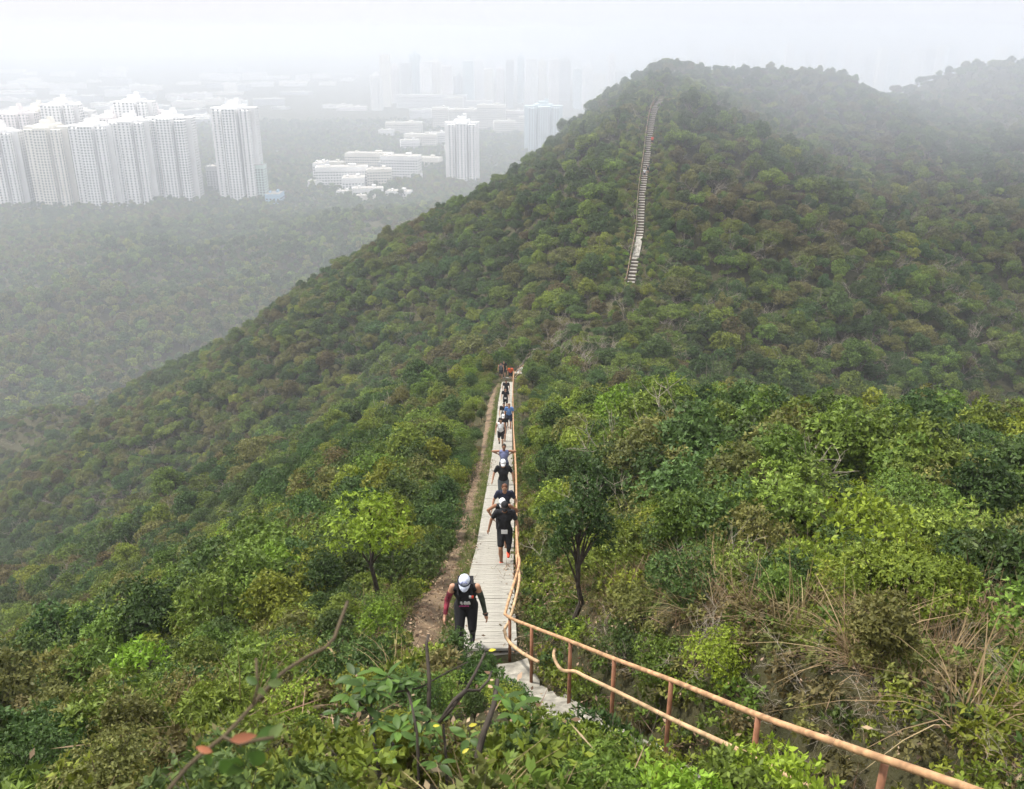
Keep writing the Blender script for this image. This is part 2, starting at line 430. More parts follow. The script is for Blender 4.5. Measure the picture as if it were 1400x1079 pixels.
# rough steps of the near part
step_mb = None
mb = MB(); t_, n_ = frame(PL, 2); mb.box(PATH_FAR[0] + Vector((0, -.30, -.16)), (1.15, .75, .20), rz=math.atan2(t_.y, t_.x) - math.pi / 2); o = mb.obj('threshold_slab', CONCD, path)
STEPM = simple('weathered_step_concrete', (0.25, 0.235, 0.20), 0.95, 0.55, 5.0, bump=1.0)
steps_root = strip_slab('stone_steps', PN, HW + 0.05, -0.14, 0.3, CONCD, jitter=0.06)
for i in range(len(PN) - 1):
    p = PN[i]; t, n = frame(PN, i); th = Vector((t.x, t.y, 0)).normalized()
    mb = MB(); vs = []; m_ = 5
    for a in range(m_ + 1):
        for b in range(3):
            q = p + n * ((a / m_ - .5) * 2 * (HW + .12)) + th * ((b / 2 - .5) * 0.50) + Vector((0, 0, random.uniform(-.03, .03)))
            q += n * random.uniform(-.05, .05) + th * random.uniform(-.05, .05)
            q.z += t.z / max(.2, math.hypot(t.x, t.y)) * (b / 2 - .5) * 0.50 * 0.7; vs.append(q)
    fs = [(a * 3 + b, (a + 1) * 3 + b, (a + 1) * 3 + b + 1, a * 3 + b + 1) for a in range(m_) for b in range(2)]
    nb = len(vs); vs += [v - Vector((0, 0, 0.22)) for v in vs]
    ring = [a * 3 for a in range(m_ + 1)] + [m_ * 3 + 1, m_ * 3 + 2] + [a * 3 + 2 for a in range(m_ - 1, -1, -1)] + [1]
    fs += [(ring[q_], ring[(q_ + 1) % len(ring)], ring[(q_ + 1) % len(ring)] + nb, ring[q_] + nb) for q_ in range(len(ring))]
    mb.add(vs, fs); mb.obj('step', STEPM, steps_root)
# concrete landing at the far turn
LAND = [W(697, 518, 84), W(708, 516, 87), W(722, 503, 93)]
lp = strip_slab('landing', resample(LAND, 0.7), 0.75, 0.08, 0.4, CONC2, jitter=0.2)

# dirt track beside the path
DIRT = simple('dirt', (0.15, 0.105, 0.065), 0.95, 0.45, 3.0, bump=1.0)
tr = [W(*p) for p in [(584, 905, 15.0), (590, 870, 16.8), (600, 835, 18.6), (611, 805, 20), (626, 770, 22), (637, 730, 25.5), (646, 700, 29), (654, 665, 34), (661, 640, 39), (666, 605, 48), (670, 570, 60), (673, 545, 70), (684, 522, 82)]]
T = resample(tr, 0.5); mb = MB(); vs = []; nc = 7
for i, p in enumerate(T):
    t, n = frame(T, i); f = i / len(T)
    wl = (0.40 - 0.05 * f) * (1 + 0.5 * float(fbm(np.array([i * 0.31]), np.array([3.0]), 2, 3)[0])); wr = 0.30 * (1 + 0.5 * float(fbm(np.array([i * 0.31]), np.array([9.0]), 2, 3)[0]))
    for a in range(nc):
        q = p + n * (wl + (-wr - wl) * a / (nc - 1)); vs.append(q)
vv = np.array([tuple(v) for v in vs]); vv[:, 2] = H(vv[:, 0], vv[:, 1]) + 0.03 + 0.03 * vnoise(vv[:, 0] * 5, vv[:, 1] * 5)
for i in range(len(T)): vv[i * nc, 2] -= 0.12; vv[i * nc + nc - 1, 2] -= 0.12
fs = [(i * nc + a, i * nc + a + 1, (i + 1) * nc + a + 1, (i + 1) * nc + a) for i in range(len(T) - 1) for a in range(nc - 1)]
mb.add(vv, [f[::-1] for f in fs]); o = mb.obj('dirt_track', DIRT, smooth=True); tag(o, kind='structure')
TRACK = T

# ------------------------------------------------------------------ handrail
PAINT = simple('rust_orange_paint', (0.40, 0.235, 0.125), 0.7, 0.45, 9.0, bump=.15)
PAINT2 = simple('tan_worn_paint', (0.43, 0.29, 0.165), 0.7, 0.4, 7.0, bump=.15)
POSTM = simple('rusty_post_paint', (0.25, 0.115, 0.065), 0.6, 0.3, 8.0)
def near_rails():
    r = empty('handrail', PN[4]); r.location = (0, 0, 0)
    tag(r, 'rusty orange two-bar metal handrail running along the right edge of the path', 'handrail')
    far = []
    for i in range(2, len(PL), 8):
        t, n = frame(PL, i); far.append(PL[i] - n * (HW + 0.07) + Vector((0, 0, 1.02)))
    end = [W(700, 519, 83.2), W(706, 507, 86), W(718, 498, 91), W(727, 493, 96)]
    top = resample(RAIL_NEAR, 0.35)
    full = resample(RAIL_NEAR[:-1] + [W(694.5, 843, 14.9)] + [W(693, 830, 15.6)] + far[2:] + end, 0.30)
    m = MB(); m.tube(full, 0.026, 10); m.obj('top_rail', PAINT, r, smooth=True)
    low1 = resample([W(1130, 1088, 6.5), W(1075, 1059, 7.05), W(1000, 1021, 8.2), W(918, 983, 9.6), W(840, 944, 11.0), W(800, 925, 11.9), W(786, 918, 12.3), W(770, 917, 12.6), W(762, 909, 12.9), W(757, 896, 13.2), W(760, 884, 13.5)], 0.12)
    m = MB(); m.tube(low1, 0.024, 10); m.obj('lower_rail', PAINT2, r, smooth=True)
    low2 = [W(736, 905, 13.6), W(716, 894, 14.1), W(699, 881, 14.7), W(692, 872, 15.0), W(690, 860, 15.4)]
    fl = [p - Vector((0, 0, 0.48)) for p in full if p.y > W(690, 860, 15.4).y + 0.5]
    m = MB(); m.tube(resample(low2 + fl[::6], 0.30), 0.027, 8); m.obj('lower_rail', PAINT2, r, smooth=True)
    # posts
    posts = [W(1210, 1042, 5.7), W(1037, 978, 7.6), W(918, 930, 9.6), W(840, 901, 11.0), W(780, 877, 12.3), W(727, 857, 13.8), W(697, 845, 14.9)]
    acc = 0
    q = [p for p in full if p.y > 14.2]; last = q[0]
    for p in q:
        if (p - last).length > 1.75: posts.append(p); last = p
    for p in posts:
        g = h1(p.x, p.y); m = MB(); m.tube([(p.x, p.y, min(g, p.z - 1.0) - 0.12), (p.x, p.y, p.z - 0.01)], 0.026, 8)
        m.obj('post', POSTM, r, smooth=True)
near_rails()

# ------------------------------------------------------------------ stairs on the hill
def hill_stairs():
    base = resample(STAIR, 0.9)
    body = strip_slab('hill_stairs', base[::2], 0.50, -0.10, 0.5, CONCD, kind=None)
    tag(body, 'long narrow concrete staircase climbing the facing hillside', 'staircase')
    RIS = simple('stair_riser_dark', (0.13, 0.105, 0.085), 0.9, 0.3, 3)  # risers get a darker, browner tone than the treads
    mb = MB(); mb.box((0, 0, 0), (1.06, 0.58, 0.16)); tm = mb.mesh('step', CONC)
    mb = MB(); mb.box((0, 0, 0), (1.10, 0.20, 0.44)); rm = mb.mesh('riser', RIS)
    y0 = STAIR[2].y; y1 = STAIR[3].y
    last = None
    for i, p in enumerate(base):
        t, n = frame(base, i)
        landing = y0 + 0.3 < p.y < y1 - 1
        a = math.atan2(-n.x * 0 + t.y, t.x) - math.pi / 2
        if not landing:
            o = bpy.data.objects.new('step', tm); link(o, body); o.location = p + Vector((0, 0, 0.04)); o.rotation_euler = (0, 0, a + random.uniform(-.03, .03))
            o = bpy.data.objects.new('riser', rm); link(o, body); o.location = p + Vector((0, 0, -0.14)) - Vector((t.x, t.y, 0)).normalized() * 0.41; o.rotation_euler = (0, 0, a)
    lan = [p for p in base if y0 < p.y < y1 - 0.6]
    s = strip_slab('landing', lan, 0.50, 0.06, 0.2, CONC, kind=None); s.parent = body
    # thin rail on the left of the stairs
    PR = simple('faded_rail_paint', (0.27, 0.22, 0.16), .8, .3, 4)
    r = empty('handrail', (0, 0, 0)); tag(r, 'thin pale handrail on the left side of the distant hillside stairs', 'handrail')
    P = []
    for i, p in enumerate(base):
        t, n = frame(base, i); P.append(p + n * 0.72 + Vector((0, 0, 0.95)))
    m = MB(); m.tube(P, 0.032, 6); m.obj('top_rail', PR, r)
    m = MB(); m.tube([p - Vector((0, 0, .42)) for p in P], 0.025, 6); m.obj('lower_rail', POSTM, r)
    for p in P[::3]:
        m = MB(); m.tube([(p.x, p.y, p.z - 1.6), tuple(p)], 0.035, 6); m.obj('post', POSTM, r)
hill_stairs()

# ------------------------------------------------------------------ plants
def tips_crown(seed, n_tips, k, leaf, R, zc, lobes=9, lobe_r=0.45, wid=0.42, flat=0.25, top_bias=0.2, whorl=True, lobe_seed=None):
    """leaves in whorls at twig tips on the surface of several lobes. returns V,F,tint,lobecentres"""
    rs = np.random.RandomState(seed)
    R = np.array(R, float)
    C = []
    for i in range(lobes):
        d_ = rs.normal(size=3); d_[2] = abs(d_[2]) * 0.9 - 0.25; d_ /= np.linalg.norm(d_)
        C.append(d_ * R * rs.uniform(0.40, 0.72))
    C = np.array(C); lr = rs.uniform(0.75, 1.2, lobes) * lobe_r
    which = rs.randint(0, lobes, n_tips)
    d_ = rs.normal(size=(n_tips, 3)); d_[:, 2] = d_[:, 2] + top_bias; d_ /= np.linalg.norm(d_, axis=1)[:, None]
    rad = rs.uniform(0.55, 1.08, n_tips) ** 0.6
    P = C[which] + d_ * (lr[which] * rad)[:, None] * R * np.array([1, 1, 0.8])
    nrm = d_ * 0.7 + P / R * 0.5 + rs.normal(size=P.shape) * 0.35; nrm /= np.linalg.norm(nrm, axis=1)[:, None]
    lt = rs.uniform(0, 1, lobes)[which] * 0.35
    # leaves
    P = np.repeat(P, k, 0); N_ = np.repeat(nrm, k, 0); lt = np.repeat(lt, k)
    n = len(P)
    a = np.cross(N_, rs.normal(size=(n, 3))); a /= np.linalg.norm(a, axis=1)[:, None]
    ax = a * (1 - flat) + N_ * (flat + rs.uniform(-.15, .35, n))[:, None]; ax /= np.linalg.norm(ax, axis=1)[:, None]
    sd = np.cross(ax, N_ + rs.normal(size=(n, 3)) * 0.25); sd /= np.linalg.norm(sd, axis=1)[:, None] + 1e-9
    L_ = leaf * rs.uniform(0.6, 1.25, n)[:, None]; w = L_ * wid * 0.5
    up = np.cross(sd, ax)
    base = P + ax * L_ * 0.06; mid = P + ax * L_ * 0.5; tip = P + ax * L_ - up * L_ * 0.12 * rs.uniform(-1, 1, n)[:, None]
    V = np.stack([base, mid + sd * w, tip, mid - sd * w], 1).reshape(-1, 3)
    V[:, 2] += zc
    F = np.arange(4 * n).reshape(-1, 4)
    tint = np.repeat(np.clip(rs.beta(2.0, 2.6, n) * 0.75 + lt, 0, 1), 4)
    return V, F, tint, C + np.array([0, 0, zc])

def wood(seed, C, base_r, spread=0.2, twigs=3, h0=0.0, n=6):
    rs = random.Random(seed); mb = MB()
    top = Vector((0, 0, 0))
    cz = sum(c[2] for c in C) / len(C)
    fork = Vector((rs.uniform(-.1, .1), rs.uniform(-.1, .1), cz * 0.45))
    mb.tube([(0, 0, -0.6), (0, 0, 0.0), fork * 0.5 + Vector((rs.uniform(-.06, .06) * cz, 0, 0)), fork], [base_r * 1.25, base_r, base_r * 0.85, base_r * 0.7], n)
    for c in C:
        c = Vector(c); m = fork.lerp(c, 0.5) + Vector((rs.uniform(-1, 1), rs.uniform(-1, 1), rs.uniform(-.2, .6))) * 0.12 * c.length
        mb.tube([fork, m, c], [base_r * 0.5, base_r * 0.32, base_r * 0.12], 5, cap=False)
        for _ in range(twigs):
            e = c + Vector((rs.gauss(0, 1), rs.gauss(0, 1), abs(rs.gauss(0, .8)))) * spread
            mb.tube([m.lerp(c, rs.uniform(.3, 1)), e], [base_r * 0.18, base_r * 0.05], 4, cap=False)
    return mb

def make_species(key, seed, R, zc, n_tips, k, leaf, base_r, cols, bark=None, **kw):
    V, F, tint, C = tips_crown(seed, n_tips, k, leaf, R, zc, **kw)
    wm = wood(seed, C, base_r, spread=0.28 * R[0])
    res = []
    wmesh = wm.mesh(key + '_wood', bark or BARK)
    nw = len(wm.v)
    for c in cols:
        crown = mesh_np(key + '_crown', V, F, [LEAF[c]], tint=tint)
        res.append(dict(key=key, col=c, crown=crown, wood=wmesh, R=R[0], top=zc + R[2]))
    return res

TREECOLS = LCOL[:6]
# trees seen at 40-250 m
TREES = []
TREES += make_species('t_round', 1, (2.0, 1.8, 1.5), 2.5, 1500, 5, 0.20, 0.10, TREECOLS, lobes=17, lobe_r=0.36)
TREES += make_species('t_tall', 2, (1.5, 1.5, 2.0), 3.0, 1400, 5, 0.20, 0.10, TREECOLS, lobes=15, lobe_r=0.36)
TREES += make_species('t_wide', 3, (2.6, 2.2, 1.3), 2.3, 1700, 5, 0.20, 0.12, TREECOLS, lobes=20, lobe_r=0.30)
TREES += make_species('t_loose', 4, (1.9, 1.6, 1.6), 2.6, 1000, 5, 0.21, 0.09, TREECOLS, lobes=15, lobe_r=0.30)
# trees seen at 20-75 m, finer leaves
NEART = []
NEART += make_species('n_round', 5, (2.0, 1.8, 1.5), 2.5, 2600, 6, 0.115, 0.07, TREECOLS, lobes=18, lobe_r=0.36, wid=.45)
NEART += make_species('n_loose', 6, (1.9, 1.7, 1.7), 2.6, 1900, 7, 0.12, 0.06, TREECOLS, lobes=17, lobe_r=0.31, wid=.4)
# shrubs seen at 4-60 m
SHRUBS = []
SC_ = LCOL
SHRUBS += make_species('s_round', 11, (0.95, 0.95, 0.75), 0.95, 1100, 6, 0.085, 0.03, SC_, BARK_DARK, lobes=12, lobe_r=0.42)
SHRUBS += make_species('s_tall', 12, (0.75, 0.75, 1.0), 1.3, 1000, 6, 0.095, 0.035, SC_, BARK_DARK, lobes=11, lobe_r=0.40)
SHRUBS += make_species('s_fine', 13, (0.9, 0.9, 0.7), 0.85, 1900, 5, 0.05, 0.025, SC_, BARK_DARK, lobes=14, lobe_r=0.42, wid=0.5)
SHRUBS += make_species('s_sparse', 14, (0.85, 0.85, 0.9), 1.1, 420, 6, 0.10, 0.03, SC_, BARK, lobes=9, lobe_r=0.45)
SHRUBS += make_species('s_long', 15, (0.95, 0.9, 0.7), 0.95, 700, 8, 0.12, 0.03, SC_, BARK_DARK, lobes=10, lobe_r=0.42, wid=0.28)
# forest far below
FAR = []
FAR += make_species('f_round', 21, (3.6, 3.6, 2.8), 5.0, 420, 4, 0.75, 0.22, TREECOLS, lobes=10, lobe_r=0.42, wid=0.6)
FAR += make_species('f_tall', 22, (2.8, 2.8, 3.4), 5.5, 380, 4, 0.75, 0.22, TREECOLS, lobes=9, lobe_r=0.42, wid=0.6)

def dead_shrub(seed, h=1.6, r=0.018):
    rs = random.Random(seed); mb = MB()
    def grow(p, d_, L_, r_, lev):
        pts = [p]; q = p
        for i in range(4):
            d_ = (d_ + Vector((rs.gauss(0, .22), rs.gauss(0, .22), rs.gauss(.05, .12)))).normalized()
            q = q + d_ * L_ / 4; pts.append(q)
            if lev < 3 and i >= 1:
                for _ in range(rs.choice([1, 2])):
                    nd = (d_ + Vector((rs.gauss(0, .7), rs.gauss(0, .7), rs.gauss(0, .4)))).normalized()
                    grow(q, nd, L_ * rs.uniform(.4, .7), r_ * 0.55, lev + 1)
        mb.tube(pts, [r_, r_ * .85, r_ * .7, r_ * .55, r_ * .35], 5, cap=False)
    for _ in range(4):
        grow(Vector((rs.gauss(0, .05), rs.gauss(0, .05), -.1)), Vector((rs.gauss(0, .5), rs.gauss(0, .5), 1)).normalized(), h * rs.uniform(.6, 1), r, 1)
    return mb

def tuft(seed, n, h, w, mat, droop=0.8, spread=1.0):
    rs = np.random.RandomState(seed); V = []; F = []; T_ = []
    for i in range(n):
        a = rs.uniform(0, 6.283); s = rs.uniform(0.15, 1.0) * spread; L_ = h * rs.uniform(.5, 1.1); ww = w * rs.uniform(.6, 1.2)
        d_ = np.array([math.cos(a), math.sin(a), 0]); sd = np.array([-d_[1], d_[0], 0]); b0 = np.append(rs.normal(0, .06, 2), -.03)
        tt = rs.beta(2, 2.5); nseg = 4; b = len(V)
        for k in range(nseg + 1):
            f = k / nseg
            p = b0 + d_ * s * L_ * f * (0.4 + .6 * f) + np.array([0, 0, 1]) * L_ * (f - droop * s * f * f * .75)
            q = ww * (1 - f * .85) * .5
            V.append(p + sd * q); V.append(p - sd * q); T_ += [tt, tt]
        for k in range(nseg): F.append((b + 2 * k, b + 2 * k + 1, b + 2 * k + 3, b + 2 * k + 2))
    return mesh_np('tuft', np.array(V), F, [mat], tint=T_)

TUFTS = [tuft(31, 60, 0.9, 0.014, STRAW, 0.9), tuft(32, 70, 0.65, 0.012, STRAW, 0.7), tuft(33, 45, 1.15, 0.016, STRAW, 1.0, 1.2), tuft(34, 60, 0.5, 0.012, GRASSG, .7)]
DEAD = [dead_shrub(s_).mesh('dead', DEADWOOD) for s_ in (41, 42, 43, 44)]

# ---- stuff written with geometry nodes: instances on points
def joined(sp):
    """one mesh with crown and wood for the mass planting"""
    key = '_joined_%s_%s' % (sp['key'], sp['col'])
    c = sp['crown']; w = sp['wood']
    me = bpy.data.meshes.new(key)
    nc_, nw_ = len(c.vertices), len(w.vertices)
    co = np.empty(nc_ * 3, np.float32); c.vertices.foreach_get('co', co)
    cw = np.empty(nw_ * 3, np.float32); w.vertices.foreach_get('co', cw)
    V = np.concatenate([co, cw]).reshape(-1, 3)
    F = [tuple(p.vertices) for p in w.polygons]
    F = np.array([f for f in F if len(f) == 4]) + nc_
    Fc = np.arange(nc_).reshape(-1, 4)
    F = np.vstack([Fc, F]); mi = np.r_[np.zeros(len(Fc)), np.ones(len(F) - len(Fc))]
    tn = np.zeros(nc_ + nw_, np.float32); a = np.empty(nc_, np.float32); c.attributes['tint'].data.foreach_get('value', a); tn[:nc_] = a
    return mesh_np(key, V, F, [c.materials[0], w.materials[0]], fmat=mi, tint=tn)

def stuff(name, label, cat, meshes, P, idx, scl, rot, tilt=None):
    pc = bpy.data.collections.new(name + '_kinds')
    for i, me in enumerate(meshes):
        pc.objects.link(bpy.data.objects.new('%s_kind_%02d' % (name, i), me))
    me = bpy.data.meshes.new(name); n = len(P)
    me.vertices.add(n); me.vertices.foreach_set('co', np.asarray(P, np.float32).ravel())
    me.attributes.new('idx', 'INT', 'POINT').data.foreach_set('value', np.asarray(idx, np.int32))
    me.attributes.new('scl', 'FLOAT', 'POINT').data.foreach_set('value', np.asarray(scl, np.float32))
    rv = np.zeros((n, 3), np.float32); rv[:, 2] = rot
    if tilt is not None: rv[:, 0] = tilt[:, 0]; rv[:, 1] = tilt[:, 1]
    me.attributes.new('rot', 'FLOAT_VECTOR', 'POINT').data.foreach_set('vector', rv.ravel())
    ob = link(bpy.data.objects.new(name, me)); tag(ob, label, cat, kind='stuff')
    ng = bpy.data.node_groups.new(name, 'GeometryNodeTree')
    ng.interface.new_socket('Geometry', in_out='INPUT', socket_type='NodeSocketGeometry')
    ng.interface.new_socket('Geometry', in_out='OUTPUT', socket_type='NodeSocketGeometry')
    N = ng.nodes; L = ng.links
    gi = N.new('NodeGroupInput'); go = N.new('NodeGroupOutput'); ip = N.new('GeometryNodeInstanceOnPoints')
    ci = N.new('GeometryNodeCollectionInfo'); ci.inputs['Collection'].default_value = pc
    ci.inputs['Separate Children'].default_value = True; ci.inputs['Reset Children'].default_value = True
    def att(nm, tp):
        a = N.new('GeometryNodeInputNamedAttribute'); a.data_type = tp; a.inputs['Name'].default_value = nm; return a.outputs['Attribute']
    L.new(gi.outputs[0], ip.inputs['Points']); L.new(ci.outputs[0], ip.inputs['Instance'])
    ip.inputs['Pick Instance'].default_value = True
    L.new(att('idx', 'INT'), ip.inputs['Instance Index'])
    e2r = N.new('FunctionNodeEulerToRotation'); L.new(att('rot', 'FLOAT_VECTOR'), e2r.inputs[0]); L.new(e2r.outputs[0], ip.inputs['Rotation'])
    L.new(att('scl', 'FLOAT'), ip.inputs['Scale']); L.new(ip.outputs[0], go.inputs[0])
    md = ob.modifiers.new('scatter', 'NODES'); md.node_group = ng
    return ob

# ---- where plants stand
HOR = {}
def visible_mask(X, Y, Z, top):
    """rough test: is the plant's top above the horizon of the ground in front of it (camera at the origin)"""
    na = 400; rr = np.exp(np.linspace(math.log(1.0), math.log(1600), 260)); aa = np.radians(np.linspace(-60, 60, na))
    if 'G' not in HOR:
        A, R_ = np.meshgrid(aa, rr); G = H(np.sin(A) * R_, np.cos(A) * R_) / R_
        HOR['G'] = np.maximum.accumulate(G, 0)
    G = HOR['G']
    az = np.degrees(np.arctan2(X, Y)); r = np.hypot(X, Y)
    ia = np.clip(((az + 60) / 120 * (na - 1)).astype(int), 0, na - 1)
    ir = np.clip(((np.log(np.maximum(r, 1)) / math.log(1600)) * 259).astype(int) - 2, 0, 259)
    return (Z + top) / r > G[ir, ia] - 0.002

def scatter(rs, rmin, rmax, n, azmax=36):
    a = np.radians(rs.uniform(-azmax, azmax, n)); r = np.sqrt(rs.uniform(rmin ** 2, rmax ** 2, n))
    return np.sin(a) * r, np.cos(a) * r
def thin(X, Y, cell, rs):
    """keep one point per jittered cell"""
    k = np.floor(X / cell).astype(np.int64) * 100003 + np.floor(Y / cell).astype(np.int64)
    _, i = np.unique(k, return_index=True); return i

rs = np.random.RandomState(5)
def clearance(X, Y, rad):
    dp, _, sd = poly_dist(X, Y, PATH); ds, _, _ = poly_dist(X, Y, STAIR); dt, _, _ = poly_dist(X, Y, TRACK[::6] + [TRACK[-1]])
    dl, _, _ = poly_dist(X, Y, LAND)
    ok = (dp > HW + 0.25 + rad * 0.80) & (ds > 0.50 + rad * 0.30) & (dt > 0.22 + rad * 0.45) & (dl > 0.6 + rad * .7)
    return ok

def species_pick(X, Y, rs, table):
    """colour patches over the land: table rows = weights per colour for noise classes"""
    q = fbm(X, Y, 40, 4) * 1.7 + rs.normal(0, .20, len(X)); cls = np.clip(((q + 0.6) / 1.2 * len(table)).astype(int), 0, len(table) - 1)
    u = rs.rand(len(X)); T_ = np.cumsum(np.array(table, float) / np.sum(table, 1)[:, None], 1)
    return (u[:, None] > T_[cls]).sum(1)
#              mid yel dark olive brown blue
TAB_T = [[3, .3, 6, .6, .1, 4], [6, .8, 4, 1.5, .2, 3], [5, 1.4, 2, 3.5, .6, 1.5], [3, .8, 1.5, 4, 3.0, .5]]
TAB_S = [[5, 1.5, 6, 2, .15, 1, .2], [6, 2, 4, 3, .25, .8, .25], [6, 2, 3, 4, .4, .3, .2], [4, 1.5, 3, 5, 1.2, .3, .1]]

def z_at_row(X, Y, py):
    t = (539.5 - py) / FPX; return Y * (t * CT - ST) / (CT + t * ST)
def keep_views(X, Y, Z, s_, top, rad):
    """plants between the camera and the path, the walkers and the handrail stay lower than those (as they do in the place)"""
    w = Y * CT - Z * ST; px = 700 + X / w * FPX; rp = rad * s_ / w * FPX
    lim = np.full(len(X), -1e4)
    r_ = np.hypot(X, Y)
    near = (r_ < 13.2)
    lim = np.where(near & (px + rp > 590) & (px - rp < 720), 905, lim)
    lim = np.where((r_ < 13.2) & (px + rp > 540) & (px - rp < 596), 880, lim)
    lim = np.where(near & (px < 546), 790, lim)
    rail = 848 + (np.clip(px - rp * .5, 702, 1335) - 702) * 0.37
    drail = np.interp(px, [702, 780, 918, 1037, 1150, 1335, 1500], [14, 11.8, 9.2, 7.3, 5.8, 4.5, 3.6])
    lim = np.where((px - rp >= 700) & (w < drail), rail + np.where(np.sin(X * 37 + Y * 91) > .1, 22, 75), lim)
    lim = np.where(r_ < 6.0, np.maximum(lim, 985), lim)
    allow = (z_at_row(X, Y, lim) - Z) / top
    s2 = np.where(lim > 0, np.minimum(s_, allow), s_)
    return s2, s2 > 0.16

# trees
X, Y = scatter(rs, 26, 620, 900000)
r = np.hypot(X, Y)
cell = np.where(r < 60, 1.8, np.where(r < 130, 1.9, np.where(r < 330, 2.05, 3.2)))
keep = np.zeros(len(X), bool)
for c in np.unique(cell):
    m = np.where(cell == c)[0]; keep[m[thin(X[m], Y[m], c, rs)]] = True
X, Y = X[keep], Y[keep]; r = np.hypot(X, Y); Z = H(X, Y)
scl = rs.uniform(0.38, 1.15, len(X)) * np.where(rs.rand(len(X)) < .12, 1.35, 1) * np.clip(0.40 + (r - 20) / 150, 0.42, 1.0)
crest_d, _, _ = poly_dist(X, Y, PATH + SADDLE)
scl *= np.clip(0.5 + crest_d / 22, 0.5, 1.0)
ok = clearance(X, Y, 2.0 * scl) & visible_mask(X, Y, Z, 7) & (Z > VALLEY + 45)
cd2, _, _ = poly_dist(X, Y, SUMMIT + CREST); scl = np.where(cd2 < 14, np.minimum(scl, .92), scl)
ok &= (crest_d > 7) | (r > 90)
# stair view corridor: keep what stands just in front of the steps low
ds, zs, _ = poly_dist(X, Y, STAIR); xs, ys = X[ok], Y[ok]
X, Y, Z, scl, r = X[ok], Y[ok], Z[ok], scl[ok], r[ok]
ds, _, _ = poly_dist(X, Y, STAIR); scl = np.where(ds < 5, np.minimum(scl, 0.28 + 0.06 * ds), scl)
colr = species_pick(X, Y, rs, TAB_T); shp = np.where(r < 80, rs.randint(4, 6, len(X)), rs.randint(0, 4, len(X))); rot = rs.uniform(0, 6.283, len(X))
TR = dict(X=X, Y=Y, Z=Z - 0.15 - rs.uniform(0, .8, len(X)) * np.clip((r - 80) / 60, 0, 1), s=scl, r=r, c=colr, k=shp * 6 + colr, rot=rot)

# forest of the valley
X, Y = scatter(rs, 420, 2600, 420000, 33)
m = thin(X, Y, 5.6, rs); X, Y = X[m], Y[m]; r = np.hypot(X, Y)
m = (r < 1300) | (rs.rand(len(X)) < np.clip(1.4 - r / 2300, .25, 1)); X, Y = X[m], Y[m]; Z = H(X, Y)
ok = (Z <= VALLEY + 52) & visible_mask(X, Y, Z, 11); X, Y, Z = X[ok], Y[ok], Z[ok]
FT = dict(X=X, Y=Y, Z=Z - .3, s=rs.uniform(.5, 1.15, len(X)) * np.where(rs.rand(len(X)) < .15, 1.5, 1) * (1 + .5 * fbm(X, Y, 60, 3)), c=species_pick(X * .35, Y * .35, rs, TAB_T), rot=rs.uniform(0, 6.28, len(X)))
FT['k'] = rs.randint(0, 2, len(X)) * 6 + FT['c']

# low shrubs crowding the hill stairs
qx, qy = rs.uniform(8, 44, 9000), rs.uniform(124, 215, 9000); ds_, _, _ = poly_dist(qx, qy, STAIR + SUMMIT)
m = (ds_ > .62) & (ds_ < 5) & (rs.rand(9000) < .8); qx, qy, ds_ = qx[m], qy[m], ds_[m]; m = thin(qx, qy, .9, rs); qx, qy, ds_ = qx[m], qy[m], ds_[m]
SQ = dict(X=qx, Y=qy, Z=H(qx, qy) - .05, s=np.clip(.35 + ds_ * .16, .4, 1.0) * rs.uniform(.8, 1.25, len(qx)))
SQ['c'] = species_pick(qx, qy, rs, TAB_S); SQ['k'] = rs.randint(0, 3, len(qx)) * 7 + SQ['c']
# shrubs
X, Y = scatter(rs, 2.4, 120, 260000, 44)
r = np.hypot(X, Y)
m1 = np.where(r < 40)[0]; m2 = np.where(r >= 40)[0]
keep = np.r_[m1[thin(X[m1], Y[m1], 0.85, rs)], m2[thin(X[m2], Y[m2], 1.35, rs)]]
X, Y = X[keep], Y[keep]; r = np.hypot(X, Y); Z = H(X, Y)
dp, _, sd = poly_dist(X, Y, PATH)
scl = rs.uniform(0.45, 1.0, len(X)) * np.clip(0.38 + r / 26, .38, 1.15)
scl *= np.clip(0.35 + dp / 4.5, 0.35, 1.25)
scl = np.where((X > 1) & (r < 15), np.maximum(scl, rs.uniform(.35, .62, len(X))), scl)
left_near = (X < 0) & (r < 16); scl = np.where(left_near, np.minimum(scl, .62), scl)
scl, okv = keep_views(X, Y, Z, scl, 1.75, .9)
ok = okv & clearance(X, Y, 0.9 * scl) & visible_mask(X, Y, Z, 2.5) & ((r < 75) | (dp < 12))
X, Y, Z, scl, r, dp, sd = [a[ok] for a in (X, Y, Z, scl, r, dp, sd)]
colr = species_pick(X, Y, rs, TAB_S); shp = rs.randint(0, 5, len(X))
SH = dict(X=X, Y=Y, Z=Z - .06, s=scl, r=r, c=colr, k=shp * 7 + colr, rot=rs.uniform(0, 6.28, len(X)), dp=dp)
# dry patch right of the rail
dry = (X > 1.6) & (r < 14) & (rs.rand(len(X)) < np.where(fbm(X, Y, 4, 2) > -.1, .72, .1))
for k_ in list(SH): SH[k_] = SH[k_][~dry]

def ranking(D, rad):
    w = D['Y'] * CT - D['Z'] * ST; u = D['Y'] * ST + D['Z'] * CT
    px = 700 + D['X'] / w * FPX; py = 539.5 - u / w * FPX
    ins = (px > -20) & (px < 1420) & (py > 0) & (py < 1100) & visible_mask(D['X'], D['Y'], D['Z'], 2.5)
    size = D['s'] * rad / w * FPX
    return np.where(ins, size, 0), px, py

